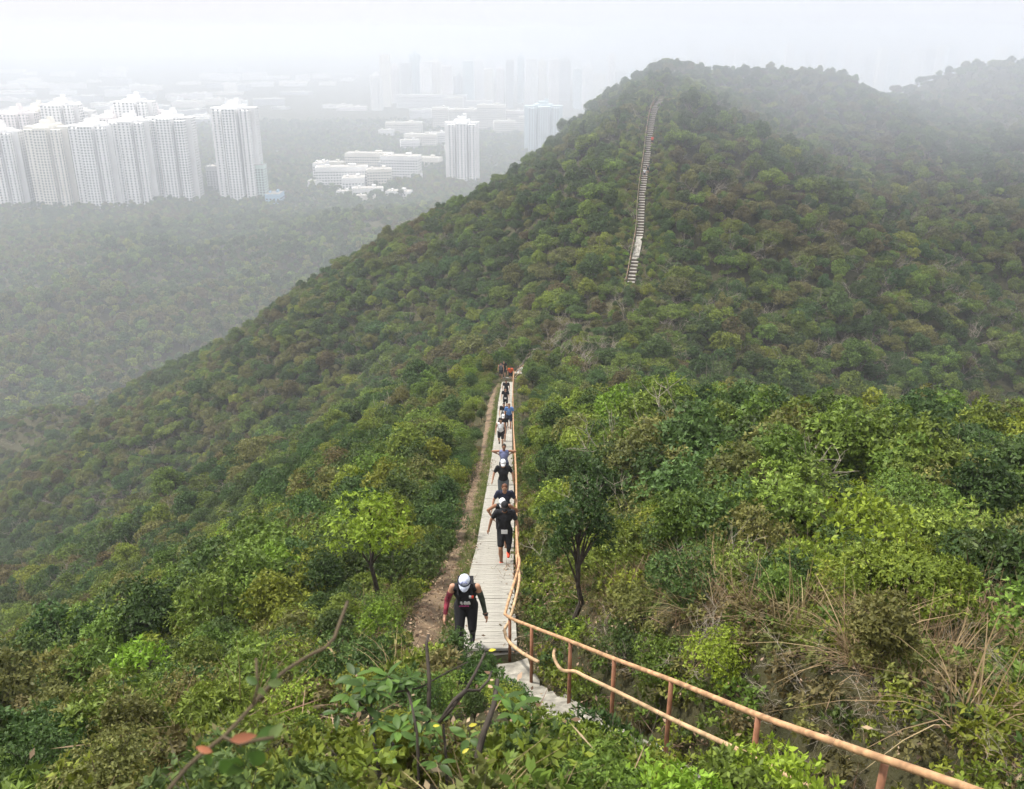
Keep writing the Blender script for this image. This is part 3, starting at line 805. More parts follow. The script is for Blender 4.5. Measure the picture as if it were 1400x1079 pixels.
def place_words(px, py, r):
    py = float(py)
    if r < 20: d_ = 'close to the camera'
    elif r < 45: d_ = 'in the near scrub'
    elif r < 95: d_ = 'on the middle slope'
    else: d_ = 'on the facing hillside'
    if py > 900: v = 'along the bottom edge'
    elif py > 780: v = 'beside the lower path'
    elif py > 660: v = 'level with the runner in red shoes'
    elif py > 560: v = 'level with the group of runners'
    elif py > 470: v = 'near the far turn of the path'
    elif py > 350: v = 'around the foot of the hill stairs'
    elif py > 220: v = 'halfway up the hill stairs'
    else: v = 'just below the skyline'
    if px < 230: h = 'at far left'
    elif px < 450: h = 'left of the path'
    elif px < 690: h = 'just left of the path'
    elif px < 900: h = 'just right of the path'
    elif px < 1150: h = 'right of the path'
    else: h = 'at far right'
    return v, h

TREES = TREES + NEART
FORM_T = ['round', 'tall', 'spreading', 'loose', 'dense', 'airy']; FORM_S = ['rounded', 'upright', 'fine-leaved', 'sparse', 'long-leaved']
def individuals(D, rad, kinds, per, forms, name, part1, part2, nmax, catname, rmin=0):
    size, px, py = ranking(D, rad); size = np.where(D['r'] < rmin, 0, size)
    order = np.argsort(-size)[:nmax]; order = order[size[order] > 0]
    cnt = {}
    for i in order:
        sp = kinds[int(D['k'][i])]; v, h = place_words(px[i], py[i], D['r'][i])
        f = forms[int(D['k'][i]) // per]
        lab = '%s %s %s %s, %s' % (f, sp['col'], catname, h, v)
        e = bpy.data.objects.new(name, None); COL.objects.link(e)
        e.location = (D['X'][i], D['Y'][i], D['Z'][i]); e.rotation_euler = (0, 0, D['rot'][i]); e.scale = [float(D['s'][i])] * 3
        tag(e, lab, catname, group='%s %s %ss %s, %s' % (f, sp['col'], catname, h, v))
        a = bpy.data.objects.new(part1, sp['crown']); COL.objects.link(a); a.parent = e
        b = bpy.data.objects.new(part2, sp['wood']); COL.objects.link(b); b.parent = e
    rest = np.ones(len(D['X']), bool); rest[order] = False
    return rest

rest = individuals(TR, 2.0, TREES, 6, FORM_T, 'tree', 'crown', 'trunk', 300, 'tree')
stuff('hillside_woods', 'dense mixed woodland covering the hillsides', 'woodland', [joined(s_) for s_ in TREES],
      np.stack([TR['X'], TR['Y'], TR['Z']], 1)[rest], TR['k'][rest], TR['s'][rest], TR['rot'][rest], rs.normal(0, .16, (int(rest.sum()), 2)))
tk = np.where((TR['r'] > 70) & (rs.rand(len(TR['X'])) < .10 + .16 * (fbm(TR['X'], TR['Y'], 30, 3) > .12)))[0]
stuff('bare_scrub', 'pale leafless scrub scattered through the hillside woods', 'scrub', DEAD, np.stack([TR['X'][tk] + .9, TR['Y'][tk] - .9, TR['Z'][tk] + .2], 1), rs.randint(0, 4, len(tk)), rs.uniform(1.3, 2.3, len(tk)), TR['rot'][tk])
stuff('valley_forest', 'hazy forest filling the valley floor below the ridge', 'forest', [joined(s_) for s_ in FAR],
      np.stack([FT['X'], FT['Y'], FT['Z']], 1), FT['k'], FT['s'], FT['rot'])
rest = individuals(SH, 0.9, SHRUBS, 7, FORM_S, 'shrub', 'foliage', 'stems', 300, 'shrub')
stuff('undergrowth', 'low green scrub covering the ridge on both sides of the path', 'scrub', [joined(s_) for s_ in SHRUBS],
      np.stack([SH['X'], SH['Y'], SH['Z']], 1)[rest], SH['k'][rest], SH['s'][rest], SH['rot'][rest])
stuff('stair_side_scrub', 'low scrub crowding both sides of the hillside stairs', 'scrub', [joined(s_) for s_ in SHRUBS], np.stack([SQ['X'], SQ['Y'], SQ['Z']], 1), SQ['k'], SQ['s'], rs.uniform(0, 6.28, len(qx)))
print('trees', len(TR['X']), 'forest', len(FT['X']), 'shrubs', len(SH['X']))

# low herbs and dry grass
X, Y = scatter(rs, 2.2, 60, 70000, 44); m = thin(X, Y, 0.36, rs); X, Y = X[m], Y[m]; Z = H(X, Y); r = np.hypot(X, Y)
dp, _, sd = poly_dist(X, Y, PATH); dt, _, _ = poly_dist(X, Y, TRACK[::6] + [TRACK[-1]])
p_dry = np.where((X > 1.2) & (r < 19), 1.0, np.where(dp < 3, .30, .14)) * np.clip(1.3 - r / 55, 0.15, 1)
ok = (dp > HW + .12) & (dt > .30) & (rs.rand(len(X)) < p_dry) & visible_mask(X, Y, Z, 1.5)
X, Y, Z, r, dp = [a[ok] for a in (X, Y, Z, r, dp)]
kk = rs.choice([0, 1, 2, 3], len(X), p=[.3, .3, .22, .18]); kk = np.where((dp < 1.3) & (rs.rand(len(X)) < .7), 3, kk)
sc_ = rs.uniform(.5, 1.0, len(X)) * np.where(dp < 1.6, .40, np.where((X > 1.6) & (r < 16), 1.25, 1.0))
sc_, okv = keep_views(X, Y, Z, sc_, .8, .5)
X, Y, Z, kk, sc_ = [a[okv] for a in (X, Y, Z, kk, sc_)]
stuff('dry_grass', 'straw-coloured dry grass tangled along the path and under the handrail', 'grass', TUFTS, np.stack([X, Y, Z - .02], 1), kk, sc_, rs.uniform(0, 6.28, len(X)), rs.normal(0, .25, (len(X), 2)))
# green verge between path and track
P = []
for i in range(0, len(PL), 1):
    t, n = frame(PL, i)
    for _ in range(3 if i < 400 else 1):
        q = PL[i] + n * (HW + random.uniform(0.03, 0.34)) if random.random() < .72 else PL[i] - n * (HW + random.uniform(0.12, 0.5))
        P.append((q.x, q.y))
P = np.array(P); Zv = H(P[:, 0], P[:, 1])
stuff('verge_grass', 'green grass verge growing along both edges of the path', 'grass', [tuft(51, 40, .30, .012, GRASSG, .7), tuft(52, 40, .24, .012, LEAF['mid green'], .8)],
      np.c_[P, Zv - .01], rs.randint(0, 2, len(P)), rs.uniform(.5, 1.0, len(P)), rs.uniform(0, 6.28, len(P)))
# fallen leaves and dry sticks on the soil
def litter(seed):
    rs_ = np.random.RandomState(seed); V = []; F = []; T_ = []
    for i in range(26):
        c = np.r_[rs_.normal(0, .16, 2), rs_.uniform(.0, .05)]; a = rs_.uniform(0, 6.28); d_ = np.array([math.cos(a), math.sin(a), rs_.uniform(-.4, .4)]); sd = np.cross(d_, [0, 0, 1]) + [0, 0, rs_.uniform(-.5, .5)]
        stick = rs_.rand() < .3; L_ = rs_.uniform(.15, .4) if stick else rs_.uniform(.035, .08); w = .004 if stick else L_ * .25; b = len(V)
        V += [c - d_ * L_ / 2, c + sd * w, c + d_ * L_ / 2, c - sd * w]; F.append((b, b + 1, b + 2, b + 3)); T_ += [rs_.rand()] * 4
    return mesh_np('litter', np.array(V), F, [LITTER], tint=T_)
LITTER = leaf_mat('fallen_leaves', (0.15, 0.10, 0.055), (0.36, 0.27, 0.17), .1)
LIT = [litter(i) for i in (71, 72, 73, 74)]
X, Y = scatter(rs, 2.0, 38, 90000, 46); m = thin(X, Y, 0.22, rs); X, Y = X[m], Y[m]; Z = H(X, Y)
dp, _, _ = poly_dist(X, Y, PATH); q = fbm(X, Y, 5, 3)
ok = (dp > HW - .05) & visible_mask(X, Y, Z, 1.0) & (rs.rand(len(X)) < np.clip(.55 + q, .15, 1)); X, Y, Z = X[ok], Y[ok], Z[ok]
stuff('leaf_litter', 'brown fallen leaves and dry sticks covering the soil', 'leaf litter', LIT, np.stack([X, Y, Z + .015], 1), rs.randint(0, 4, len(X)), rs.uniform(.6, 1.3, len(X)), rs.uniform(0, 6.28, len(X)), rs.normal(0, .35, (len(X), 2)))
# small herb carpet close to the camera
X, Y = scatter(rs, 2.0, 42, 160000, 46); m = thin(X, Y, 0.28, rs); X, Y = X[m], Y[m]; Z = H(X, Y); r = np.hypot(X, Y)
dp, _, sd = poly_dist(X, Y, PATH); dt, _, _ = poly_dist(X, Y, TRACK[::6] + [TRACK[-1]])
ok = (dp > HW + .16) & (dt > .5) & visible_mask(X, Y, Z, 1.0) & (rs.rand(len(X)) < np.where((X > 1.2) & (r < 19), .85, .8))
X, Y, Z, r = [a[ok] for a in (X, Y, Z, r)]
hs_, okv = keep_views(X, Y, Z, rs.uniform(.5, 1.2, len(X)), .5, .25); X, Y, Z, r, hs_ = [a[okv] for a in (X, Y, Z, r, hs_)]
HERB = []
for c in ('mid green', 'yellow-green', 'olive', 'dark green', 'brownish'):
    V_, F_, T_, C_ = tips_crown(61 + len(HERB), 60, 6, 0.065, (.24, .24, .22), .26, lobes=6, lobe_r=.55)
    HERB.append(mesh_np('herb', V_, F_, [LEAF[c]], tint=T_))
stuff('ground_cover', 'low leafy herbs and litter covering the soil between shrubs', 'ground cover', HERB, np.stack([X, Y, Z - .03], 1),
      rs.choice(5, len(X), p=[.25, .22, .25, .13, .15]), hs_, rs.uniform(0, 6.28, len(X)))
print('grass/herb', len(X))
#--MORE--
# ------------------------------------------------------------------ hero plants close to the camera
def ground_at_ray(px, py):
    """first ground point under a photo pixel"""
    ws = np.exp(np.linspace(math.log(1.2), math.log(300), 500)); P_ = np.array([tuple(W(px, py, w)) for w in ws])
    g = H(P_[:, 0], P_[:, 1]); i = int(np.argmax(P_[:, 2] < g)); return Vector(P_[i]), ws[i]

def leaf_mesh(name, L_, wd, mat, fold=0.25, droop=0.2):
    V = []; F = []; n = 6
    for i in range(n + 1):
        f = i / n; hw = wd * .5 * math.sin(math.pi * min(1, f * 0.96 + .02) ** 0.85) ** 0.9 * (1 if i not in (n,) else 0.05)
        z = -droop * L_ * f * f
        V += [(-hw, f * L_, z + hw * fold), (0, f * L_, z), (hw, f * L_, z + hw * fold)]
    for i in range(n):
        a = i * 3; F += [(a, a + 1, a + 4, a + 3), (a + 1, a + 2, a + 5, a + 4)]
    me = bpy.data.meshes.new(name); me.from_pydata(V, [], F); me.materials.append(mat)
    me.polygons.foreach_set('use_smooth', [True] * len(F)); me.update(); return me
def glossy_leaf(name, col, tr=0.3):
    m, t = new_mat(name); N = t.nodes; L = t.links
    o = N.new('ShaderNodeOutputMaterial'); b = N.new('ShaderNodeBsdfPrincipled'); tr_ = N.new('ShaderNodeBsdfTranslucent'); mx = N.new('ShaderNodeMixShader')
    tc_ = N.new('ShaderNodeTexCoord'); sp_ = N.new('ShaderNodeSeparateXYZ'); wv = N.new('ShaderNodeTexNoise'); wv.inputs['Scale'].default_value = 30
    oi = N.new('ShaderNodeObjectInfo'); hs = N.new('ShaderNodeHueSaturation'); v = N.new('ShaderNodeMapRange'); v.inputs['To Min'].default_value = .65; v.inputs['To Max'].default_value = 1.4
    rp = N.new('ShaderNodeValToRGB'); rp.color_ramp.elements[0].color = (*[c * .75 for c in col], 1); rp.color_ramp.elements[1].color = (*[c * 1.25 for c in col], 1)
    L.new(tc_.outputs['Object'], wv.inputs['Vector']); L.new(wv.outputs['Fac'], rp.inputs['Fac']); L.new(oi.outputs['Random'], v.inputs['Value'])
    L.new(rp.outputs[0], hs.inputs['Color']); L.new(v.outputs[0], hs.inputs['Value'])
    L.new(hs.outputs[0], b.inputs['Base Color']); L.new(hs.outputs[0], tr_.inputs['Color']); b.inputs['Roughness'].default_value = .5; b.inputs['Specular IOR Level'].default_value = .3
    mx.inputs[0].default_value = tr; L.new(b.outputs[0], mx.inputs[1]); L.new(tr_.outputs[0], mx.inputs[2]); L.new(mx.outputs[0], o.inputs['Surface'])
    return m
GL_DARK = glossy_leaf('broad_leaf_dark_green', (0.050, 0.100, 0.016)); GL_MID = glossy_leaf('broad_leaf_green', (0.085, 0.16, 0.025))
GL_YEL = glossy_leaf('broad_leaf_yellow', (0.55, 0.50, 0.05)); GL_RED = glossy_leaf('broad_leaf_reddish', (0.32, 0.12, 0.06)); GL_PALE = glossy_leaf('broad_leaf_pale', (0.22, 0.30, 0.09))

def put_leaf(me, p, d_, up, s, parent):
    o = bpy.data.objects.new('leaf', me); COL.objects.link(o); o.parent = parent
    y = Vector(d_).normalized(); z = (Vector(up) - y * y.dot(Vector(up))).normalized(); x = y.cross(z)
    M = Matrix((x, y, z)).transposed().to_4x4()
    o.matrix_world = Matrix.Translation(p) @ M @ Matrix.Scale(s, 4)
    return o

def hero_shrub():
    rs = random.Random(17)
    root = empty('broad_leaved_shrub', (0, 0, 0))
    tag(root, 'dark branching shrub with big glossy leaves below the first walker, one leaf bright yellow', 'shrub')
    w0 = 4.6
    B = [ # stems as photo points
        ([(527, 1130, 4.5), (520, 1070, 4.5), (513, 1020, 4.6), (506, 975, 4.7)], .013),
        ([(545, 1130, 4.5), (541, 1060, 4.6), (537, 1010, 4.7)], .010),
        ([(565, 1130, 4.7), (572, 1040, 4.7), (568, 985, 4.8), (558, 945, 4.9)], .013),
        ([(575, 1130, 4.4), (570, 1000, 4.4), (562, 960, 4.5)], .008),
        ([(650, 1130, 4.4), (650, 1045, 4.4), (662, 1000, 4.5), (675, 965, 4.6), (680, 930, 4.8)], .020),
        ([(600, 988, 4.5), (618, 968, 4.5), (637, 944, 4.6), (655, 944, 4.6), (668, 930, 4.7), (672, 918, 4.8)], .009),
        ([(637, 944, 4.6), (650, 920, 4.7), (663, 893, 4.8)], .009),
        ([(637, 944, 4.6), (620, 958, 4.5), (602, 985, 4.5)], .011),
        ([(585, 1000, 4.7), (587, 930, 4.8), (583, 880, 4.9), (586, 868, 4.95)], .011),
        ([(540, 947, 4.7), (575, 940, 4.8), (610, 920, 4.9), (640, 905, 5.0)], .005),
        ([(610, 1130, 4.6), (611, 1050, 4.6), (606, 990, 4.7)], .009),
        ([(506, 975, 4.7), (490, 960, 4.7), (478, 955, 4.7)], .006), ([(506, 975, 4.7), (510, 950, 4.7), (505, 935, 4.7)], .006), ([(558, 945, 4.9), (545, 930, 4.8), (530, 925, 4.8)], .006)]
    m = MB()
    for pts, r in B:
        q = [W(*p) for p in pts]
        if pts[0][1] > 1100: g_ = h1(q[0].x * .9, q[0].y + .25); q = [Vector((q[0].x * .9, q[0].y + .25, g_ - .1))] + q
        pts = q
        m.tube(q, [r * (1.1 - .6 * i / len(pts)) for i in range(len(pts))], 6)
    m.obj('branches', BARK_DARK, root, smooth=True)
    meshes = [leaf_mesh('leaf', .095, .040, GL_DARK), leaf_mesh('leaf', .095, .042, GL_MID), leaf_mesh('leaf', .085, .036, GL_DARK, .35, .35)]
    yel = leaf_mesh('leaf', .085, .040, GL_YEL)
    cl = [(478, 950, 4.65, 9), (498, 938, 4.6, 10), (512, 945, 4.6, 9), (530, 925, 4.7, 9), (548, 935, 4.75, 9), (462, 975, 4.6, 7), (560, 930, 4.8, 8), (485, 925, 4.7, 6),
          (545, 1000, 4.5, 8), (522, 985, 4.6, 7), (575, 1005, 4.5, 7), (530, 1030, 4.5, 5), (590, 985, 4.6, 6), (560, 975, 4.6, 7), (500, 965, 4.6, 6), (600, 1045, 4.4, 5), (690, 955, 4.4, 7), (700, 975, 4.3, 7), (715, 962, 4.5, 6), (640, 1010, 4.5, 5)]
    for px, py, w, n in cl:
        c = W(px, py, w)
        for i in range(n):
            a = 6.283 * (i + rs.random() * .6) / n; el = rs.uniform(-.35, .6)
            d_ = Vector((math.cos(a) * math.cos(el), math.sin(a) * math.cos(el), math.sin(el)))
            put_leaf(rs.choice(meshes), c + d_ * .012, d_, (rs.gauss(0, .3), rs.gauss(0, .3), 1), rs.uniform(.65, 1.15), root)
    for px, py, a in [(592, 993, .1), (641, 993, .4), (636, 1040, -1.3), (632, 1030, .9), (668, 890, .3), (700, 979, 0), (498, 1062, -1.0)]:
        o = put_leaf(yel, W(px, py, 4.4), (math.cos(a), .2, math.sin(a) * .6), (0, -.4, 1), rs.uniform(.35, .5), root)
        o['label'] = 'yellowed leaf'
hero_shrub()

def front_branch():
    rs = random.Random(5)
    root = empty('twig', (0, 0, 0)); tag(root, 'out-of-focus bare twig with a few leaves crossing the lower left corner', 'twig')
    m = MB()
    pts = [(215, 1100, 1.25), (262, 1042, 1.3), (305, 1008, 1.33), (345, 965, 1.4), (380, 925, 1.5), (420, 898, 1.6), (452, 880, 1.65), (465, 850, 1.7), (478, 815, 1.8)]
    m.tube(resample([W(*p) for p in pts], .03), [.0034 for i in range(len(resample([W(*p) for p in pts], .03)))], 6)
    m.tube([W(345, 965, 1.4), W(352, 940, 1.4), W(350, 900, 1.42)], .0022, 5)
    m.tube([W(305, 1008, 1.33), W(330, 1018, 1.3), W(350, 1012, 1.3), W(375, 1008, 1.3)], .0025, 5)
    m.obj('stem', simple('twig_bark', (.075, .055, .03), .8, .3, 20), root, smooth=True)
    me = [leaf_mesh('leaf', .038, .021, GL_DARK), leaf_mesh('leaf', .034, .019, GL_PALE)]; rd = leaf_mesh('leaf', .036, .014, GL_RED)
    for px, py, w, a, k, s in [(300, 1040, 1.3, -1.2, 0, 1.1), (318, 1045, 1.28, -1.6, 0, 1.2), (340, 1030, 1.3, -1.0, 0, 1.1), (350, 1012, 1.3, .35, 0, 1.0), (368, 1010, 1.3, .8, 1, .8), (290, 1035, 1.3, -2.3, 0, .8),
                            (358, 940, 1.4, -1.9, 1, .9), (366, 934, 1.4, -.3, 1, .7), (372, 930, 1.42, 1.2, 0, .5), (352, 935, 1.4, 2.8, 0, .6), (325, 1035, 1.27, -1.9, 0, 1.0)]:
        put_leaf(me[k], W(px, py, w), (math.cos(a), .35, math.sin(a)), (0.2, -.8, .7), s, root)
    for px, py, a, s in [(315, 1012, .15, 1.0), (290, 1028, 2.9, .7)]:
        o = put_leaf(rd, W(px, py, 1.29), (math.cos(a), .1, math.sin(a)), (0, -.8, .7), s, root); o['label'] = 'reddish dry leaf'
front_branch()

def one_plant(kind_list, key, col, px, py_base, scale, label, cat, w=None, name='shrub', parts=('foliage', 'stems'), rz=0.0, sz=None):
    p, w_ = ground_at_ray(px, py_base)
    sp = [s_ for s_ in kind_list if s_['key'] == key and s_['col'] == col][0]
    e = empty(name, (p.x, p.y, h1(p.x, p.y) - .05), rz); e.scale = (scale, scale, sz or scale); tag(e, label, cat)
    a = link(bpy.data.objects.new(parts[0], sp['crown']), e); b = link(bpy.data.objects.new(parts[1], sp['wood']), e)
    return e
rsp = random.Random(77)
for px, pyt, w, key, col, lab in [(745, 955, 6.8, 's_sparse', 'mid green', 'open green spray in front of the broken end of the lower rail'), (800, 985, 6.4, 's_long', 'dark green', 'dark long-leaved spray leaning over the middle of the steps'), (835, 1020, 5.8, 's_fine', 'mid green', 'fine-leaved green bush over the lower steps'), (890, 1020, 5.8, 's_tall', 'yellow-green', 'upright yellow-green spray over the last visible steps'), (560, 930, 6.6, 's_fine', 'dark green', 'fine-leaved dark bush behind the broad-leaved shrub'), (610, 925, 6.8, 's_fine', 'mid green', 'fine-leaved green bush below the end of the dirt track'), (648, 945, 6.4, 's_tall', 'dark green', 'dark upright bush between the crooked branch and the steps'), (585, 985, 5.8, 's_round', 'olive', 'olive bush among the bare stems at the bottom'), (690, 940, 7.2, 's_fine', 'yellow-green', 'fine-leaved yellow-green bush at the top of the steps'), (730, 975, 6.6, 's_tall', 'dark green', 'dark leafy spray beside the upper steps'), (622, 868, 9.0, 's_sparse', 'dark green', 'dark twiggy spray in front of the nearest walker\'s shins'), (650, 893, 8.4, 's_long', 'dark green', 'narrow-leaved dark plant at the feet of the nearest walker'), (600, 890, 8.0, 's_tall', 'olive', 'olive bush at the lower end of the dirt track'), (668, 925, 7.6, 's_sparse', 'mid green', 'thin green spray where the planks meet the steps'), (850, 985, 6.0, 's_sparse', 'mid green', 'slim green sprig standing against the third handrail post'), (790, 1000, 6.0, 's_fine', 'olive', 'fine-leaved olive bush spilling over the steps'), (705, 985, 5.2, 's_tall', 'mid green', 'leafy green spray rising in front of the foot of the handrail'), (770, 965, 5.6, 's_sparse', 'yellow-green', 'sparse yellow-green spray half hiding the steps below the broken lower rail'),
                             (815, 1010, 5.2, 's_tall', 'mid green', 'green leafy spray over the steps near the middle of the bottom edge'), (868, 1035, 5.0, 's_sparse', 'bright lime', 'lime-green spray hiding the last steps at the bottom edge'),
                             (740, 1030, 4.8, 's_round', 'yellow-green', 'dense yellow-green bush at the bottom edge left of the steps'), (925, 1012, 5.4, 's_sparse', 'yellow-green', 'thin yellow-green spray in front of the fourth handrail post'),
                             (1015, 1040, 5.0, 's_tall', 'mid green', 'bright green spray crossing the lower rail at right'), (1000, 1075, 4.4, 's_round', 'bright lime', 'lime bush under the lower rail at the bottom edge'), (650, 1020, 4.9, 's_long', 'mid green', 'long-leaved bush behind the broad-leaved shrub'), (1075, 1000, 5.6, 's_sparse', 'bright lime', 'lone lime sprig poking above the top rail')]:
    q = W(px, pyt, w); g = h1(q.x, q.y); sp = [s_ for s_ in SHRUBS if s_['key'] == key and s_['col'] == col][0]
    hgt = q.z - g
    if hgt < .15: continue
    e = empty('shrub', (q.x, q.y, g - .05), rsp.uniform(0, 6)); sz_ = hgt / (sp['top'] * (.84 if px < 695 else .97)); sx_ = min(sz_, .55); e.scale = (sx_, sx_, sz_); tag(e, lab, 'shrub')
    link(bpy.data.objects.new('foliage', sp['crown']), e); link(bpy.data.objects.new('stems', sp['wood']), e)
# the domed bush, and the slender trees the eye finds at once
V_, F_, T_, C_ = tips_crown(91, 2600, 8, 0.13, (2.15, 2.0, 1.35), 1.75, lobes=22, lobe_r=0.30, wid=.34, top_bias=.5)
dome_crown = mesh_np('dome', V_, F_, [LEAF['yellow-green']], tint=T_)
dome_wood = wood(92, C_, .07, spread=.5, twigs=4).mesh('dome_wood', BARK_DARK)
p, w_ = ground_at_ray(1225, 885)
e = empty('shrub', (p.x, p.y, h1(p.x, p.y) - .1)); e.scale = (250 / FPX * w_ / 4.6,) * 3; tag(e, 'big dome-shaped yellow-green bush standing above the scrub at right', 'shrub')
link(bpy.data.objects.new('foliage', dome_crown), e); link(bpy.data.objects.new('stems', dome_wood), e)
def slender(px, py, hpx, h, seed, col, label, bark, n=420, rad=(.8, .8, 1.2), leaf=.10):
    p, w_ = ground_at_ray(px, py)
    V_, F_, T_, C_ = tips_crown(seed, n, 7, leaf, rad, h - rad[2] * .8, lobes=11, lobe_r=.38, wid=.36)
    e = empty('tree', (p.x, p.y, h1(p.x, p.y) - .05)); e.scale = (hpx / (FPX * .84) * w_ / h,) * 3; tag(e, label, 'tree')
    link(bpy.data.objects.new('crown', mesh_np('crown', V_, F_, [LEAF[col]], tint=T_)), e)
    rs = random.Random(seed); mb = MB(); x = y = 0; pts = [(0, 0, -.4)]
    for k in range(8): x += rs.gauss(0, .05); y += rs.gauss(0, .05); pts.append((x, y, h * .9 * (k + 1) / 8))
    mb.tube(pts, [.06 * (1 - .09 * i) for i in range(9)], 7)
    for c in C_:
        k = min(7, max(2, int(c[2] / h * 8) - 1)); mb.tube([pts[k], Vector(pts[k]).lerp(Vector(c), .6) + Vector((0, 0, .1)), c], [.025, .015, .006], 5, cap=False)
    mb.obj('trunk', bark, e)
slender(787, 868, 200, 3.3, 101, 'dark green', 'slender dark tree with a thin upright trunk right of the handrail', BARK_DARK, n=620, rad=(.62, .62, 1.35), leaf=.085)
slender(512, 850, 165, 2.9, 102, 'bright lime', 'slim lime-green sapling with a dark straight stem left of the dirt track', BARK_DARK, rad=(.9, .9, 1.05))
slender(215, 1010, 140, 2.0, 103, 'bright lime', 'lime-leaved sapling with a yellowish stem near the lower left corner', BARK, n=150, rad=(.5, .5, .6))
slender(560, 800, 80, 2.4, 104, 'yellow-green', 'yellow-green sapling rising out of the dark scrub left of the second runner', BARK_DARK, rad=(.7, .7, .8))
for px, py, s_, lab, k in [(893, 668, 2.1, 'pale forked dead tree among the green scrub right of the runners', 0), (1000, 752, 1.7, 'bleached leafless shrub left of the big domed bush', 1), (1015, 830, 1.6, 'bare grey shrub with tall crooked twigs above the dry grass', 2),
                        (1305, 965, 1.0, 'white dead twigs fanning up below the domed bush', 3), (1345, 935, .9, 'pale leafless twigs close to the right edge', 0), (1120, 1070, .55, 'forked whitish twigs poking up beneath the handrail', 1), (1180, 1078, .5, 'small bleached twigs against the handrail near the bottom edge', 2),
                        (905, 690, 1.5, 'thin grey dead shrub beside the forked dead tree', 3), (1290, 1010, .8, 'tangled bleached twigs on the dry bank right of the handrail', 2)]:
    p, w_ = ground_at_ray(px, py)
    e = empty('dead_shrub', (p.x, p.y, h1(p.x, p.y) - .05), random.uniform(0, 6)); e.scale = (s_ * 46 / (FPX * .84) * w_ / 1.4,) * 3; tag(e, lab, 'dead shrub')
    link(bpy.data.objects.new('branches', DEAD[k]), e)

rsd = random.Random(9)
for i, (px, py, s_) in enumerate([(880, 905, .9), (945, 900, 1.0), (1010, 930, .9), (1060, 960, .9), (1105, 930, 1.1), (1150, 985, .9), (1200, 960, 1.1), (1240, 1000, 1.0), (1330, 1000, 1.2), (1370, 960, 1.2), (1380, 1050, 1.0), (1290, 900, 1.2), (975, 870, 1.0), (830, 880, .8), (1070, 1050, .6), (760, 760, 1.1), (840, 735, 1.3), (1080, 720, 1.6), (945, 800, 1.2), (1345, 800, 1.4)]):
    p, w_ = ground_at_ray(px, py + 18)
    e = empty('dead_shrub', (p.x, p.y, h1(p.x, p.y) - .05), rsd.uniform(0, 6)); q_ = s_ * 42 / (FPX * .84) * w_ / 1.2; e.scale = (q_, q_, q_ * rsd.uniform(.8, 1.2))
    v_, h_ = place_words(px, py, 10); tag(e, 'bare twiggy shrub %s, %s' % (h_, v_), 'dead shrub', group='bare twiggy shrubs %s, %s' % (h_, v_))
    link(bpy.data.objects.new('branches', DEAD[i % 4]), e)

# ------------------------------------------------------------------ people
SKIN = simple('skin', (0.42, 0.23, 0.15), .55, .08, 20); SKIN2 = simple('skin_tanned', (0.27, 0.135, 0.08), .55, .08, 20)
def cloth(name, c, v=.12): return simple(name, c, .85, v, 25)
K = dict(black=cloth('black_cloth', (.012, .012, .015)), navy=cloth('navy_cloth', (.018, .022, .045)), white=cloth('white_cloth', (.78, .79, .82)), blue=cloth('blue_cloth', (.10, .20, .45)),
         lav=cloth('lavender_blue_cloth', (.17, .19, .34)), orange=cloth('orange_cloth', (.75, .12, .03)), red=cloth('red_shoe', (.80, .08, .04)), hair=simple('dark_hair', (.018, .013, .010), .6, .3, 40),
         brown=simple('brown_hair', (.12, .045, .02), .6, .3, 40), sleeve=simple('patterned_red_sleeve', (.22, .03, .05), .8, .8, 9), sleeve2=simple('patterned_dark_sleeve', (.035, .045, .035), .8, .8, 9),
         grey=cloth('grey_cloth', (.10, .11, .12)), shades=simple('dark_lens', (.01, .012, .03), .15, .1, 5, spec=.8), pink=cloth('pink_print', (.75, .12, .40)), cap=simple('white_blue_cap', (.60, .65, .80), .8, .30, 26), green=cloth('dark_green_cloth', (.05, .08, .06)))

class Body:
    def __init__(s): s.mb = MB()
    def cap(s, a, b, ra, rb):
        a, b = Vector(a), Vector(b); d_ = b - a; L_ = d_.length
        if L_ < 1e-5: return
        t = d_ / L_
        pts = []; rr = []
        for k in range(4): an = math.pi / 2 * (k / 4); pts.append(a - t * ra * math.cos(an)); rr.append(max(ra * math.sin(an), .001))
        for k in range(3): f = k / 2; pts.append(a.lerp(b, f)); rr.append(ra + (rb - ra) * f)
        for k in range(1, 5): an = math.pi / 2 * (k / 4); pts.append(b + t * rb * math.sin(an)); rr.append(max(rb * math.cos(an), .001))
        s.mb.tube(pts, rr, 12)
    def ell(s, c, R, M=None): s.mb.ell(c, R, 14, 10, M)
    def build(s, name, mat, parent, vox):
        me = s.mb.mesh(name, mat, True); o = bpy.data.objects.new(name, me); link(o, parent)
        m = o.modifiers.new('fuse', 'REMESH'); m.mode = 'VOXEL'; m.voxel_size = vox; m.use_smooth_shade = True
        m = o.modifiers.new('soft', 'SMOOTH'); m.iterations = 3; m.factor = .5
        return o

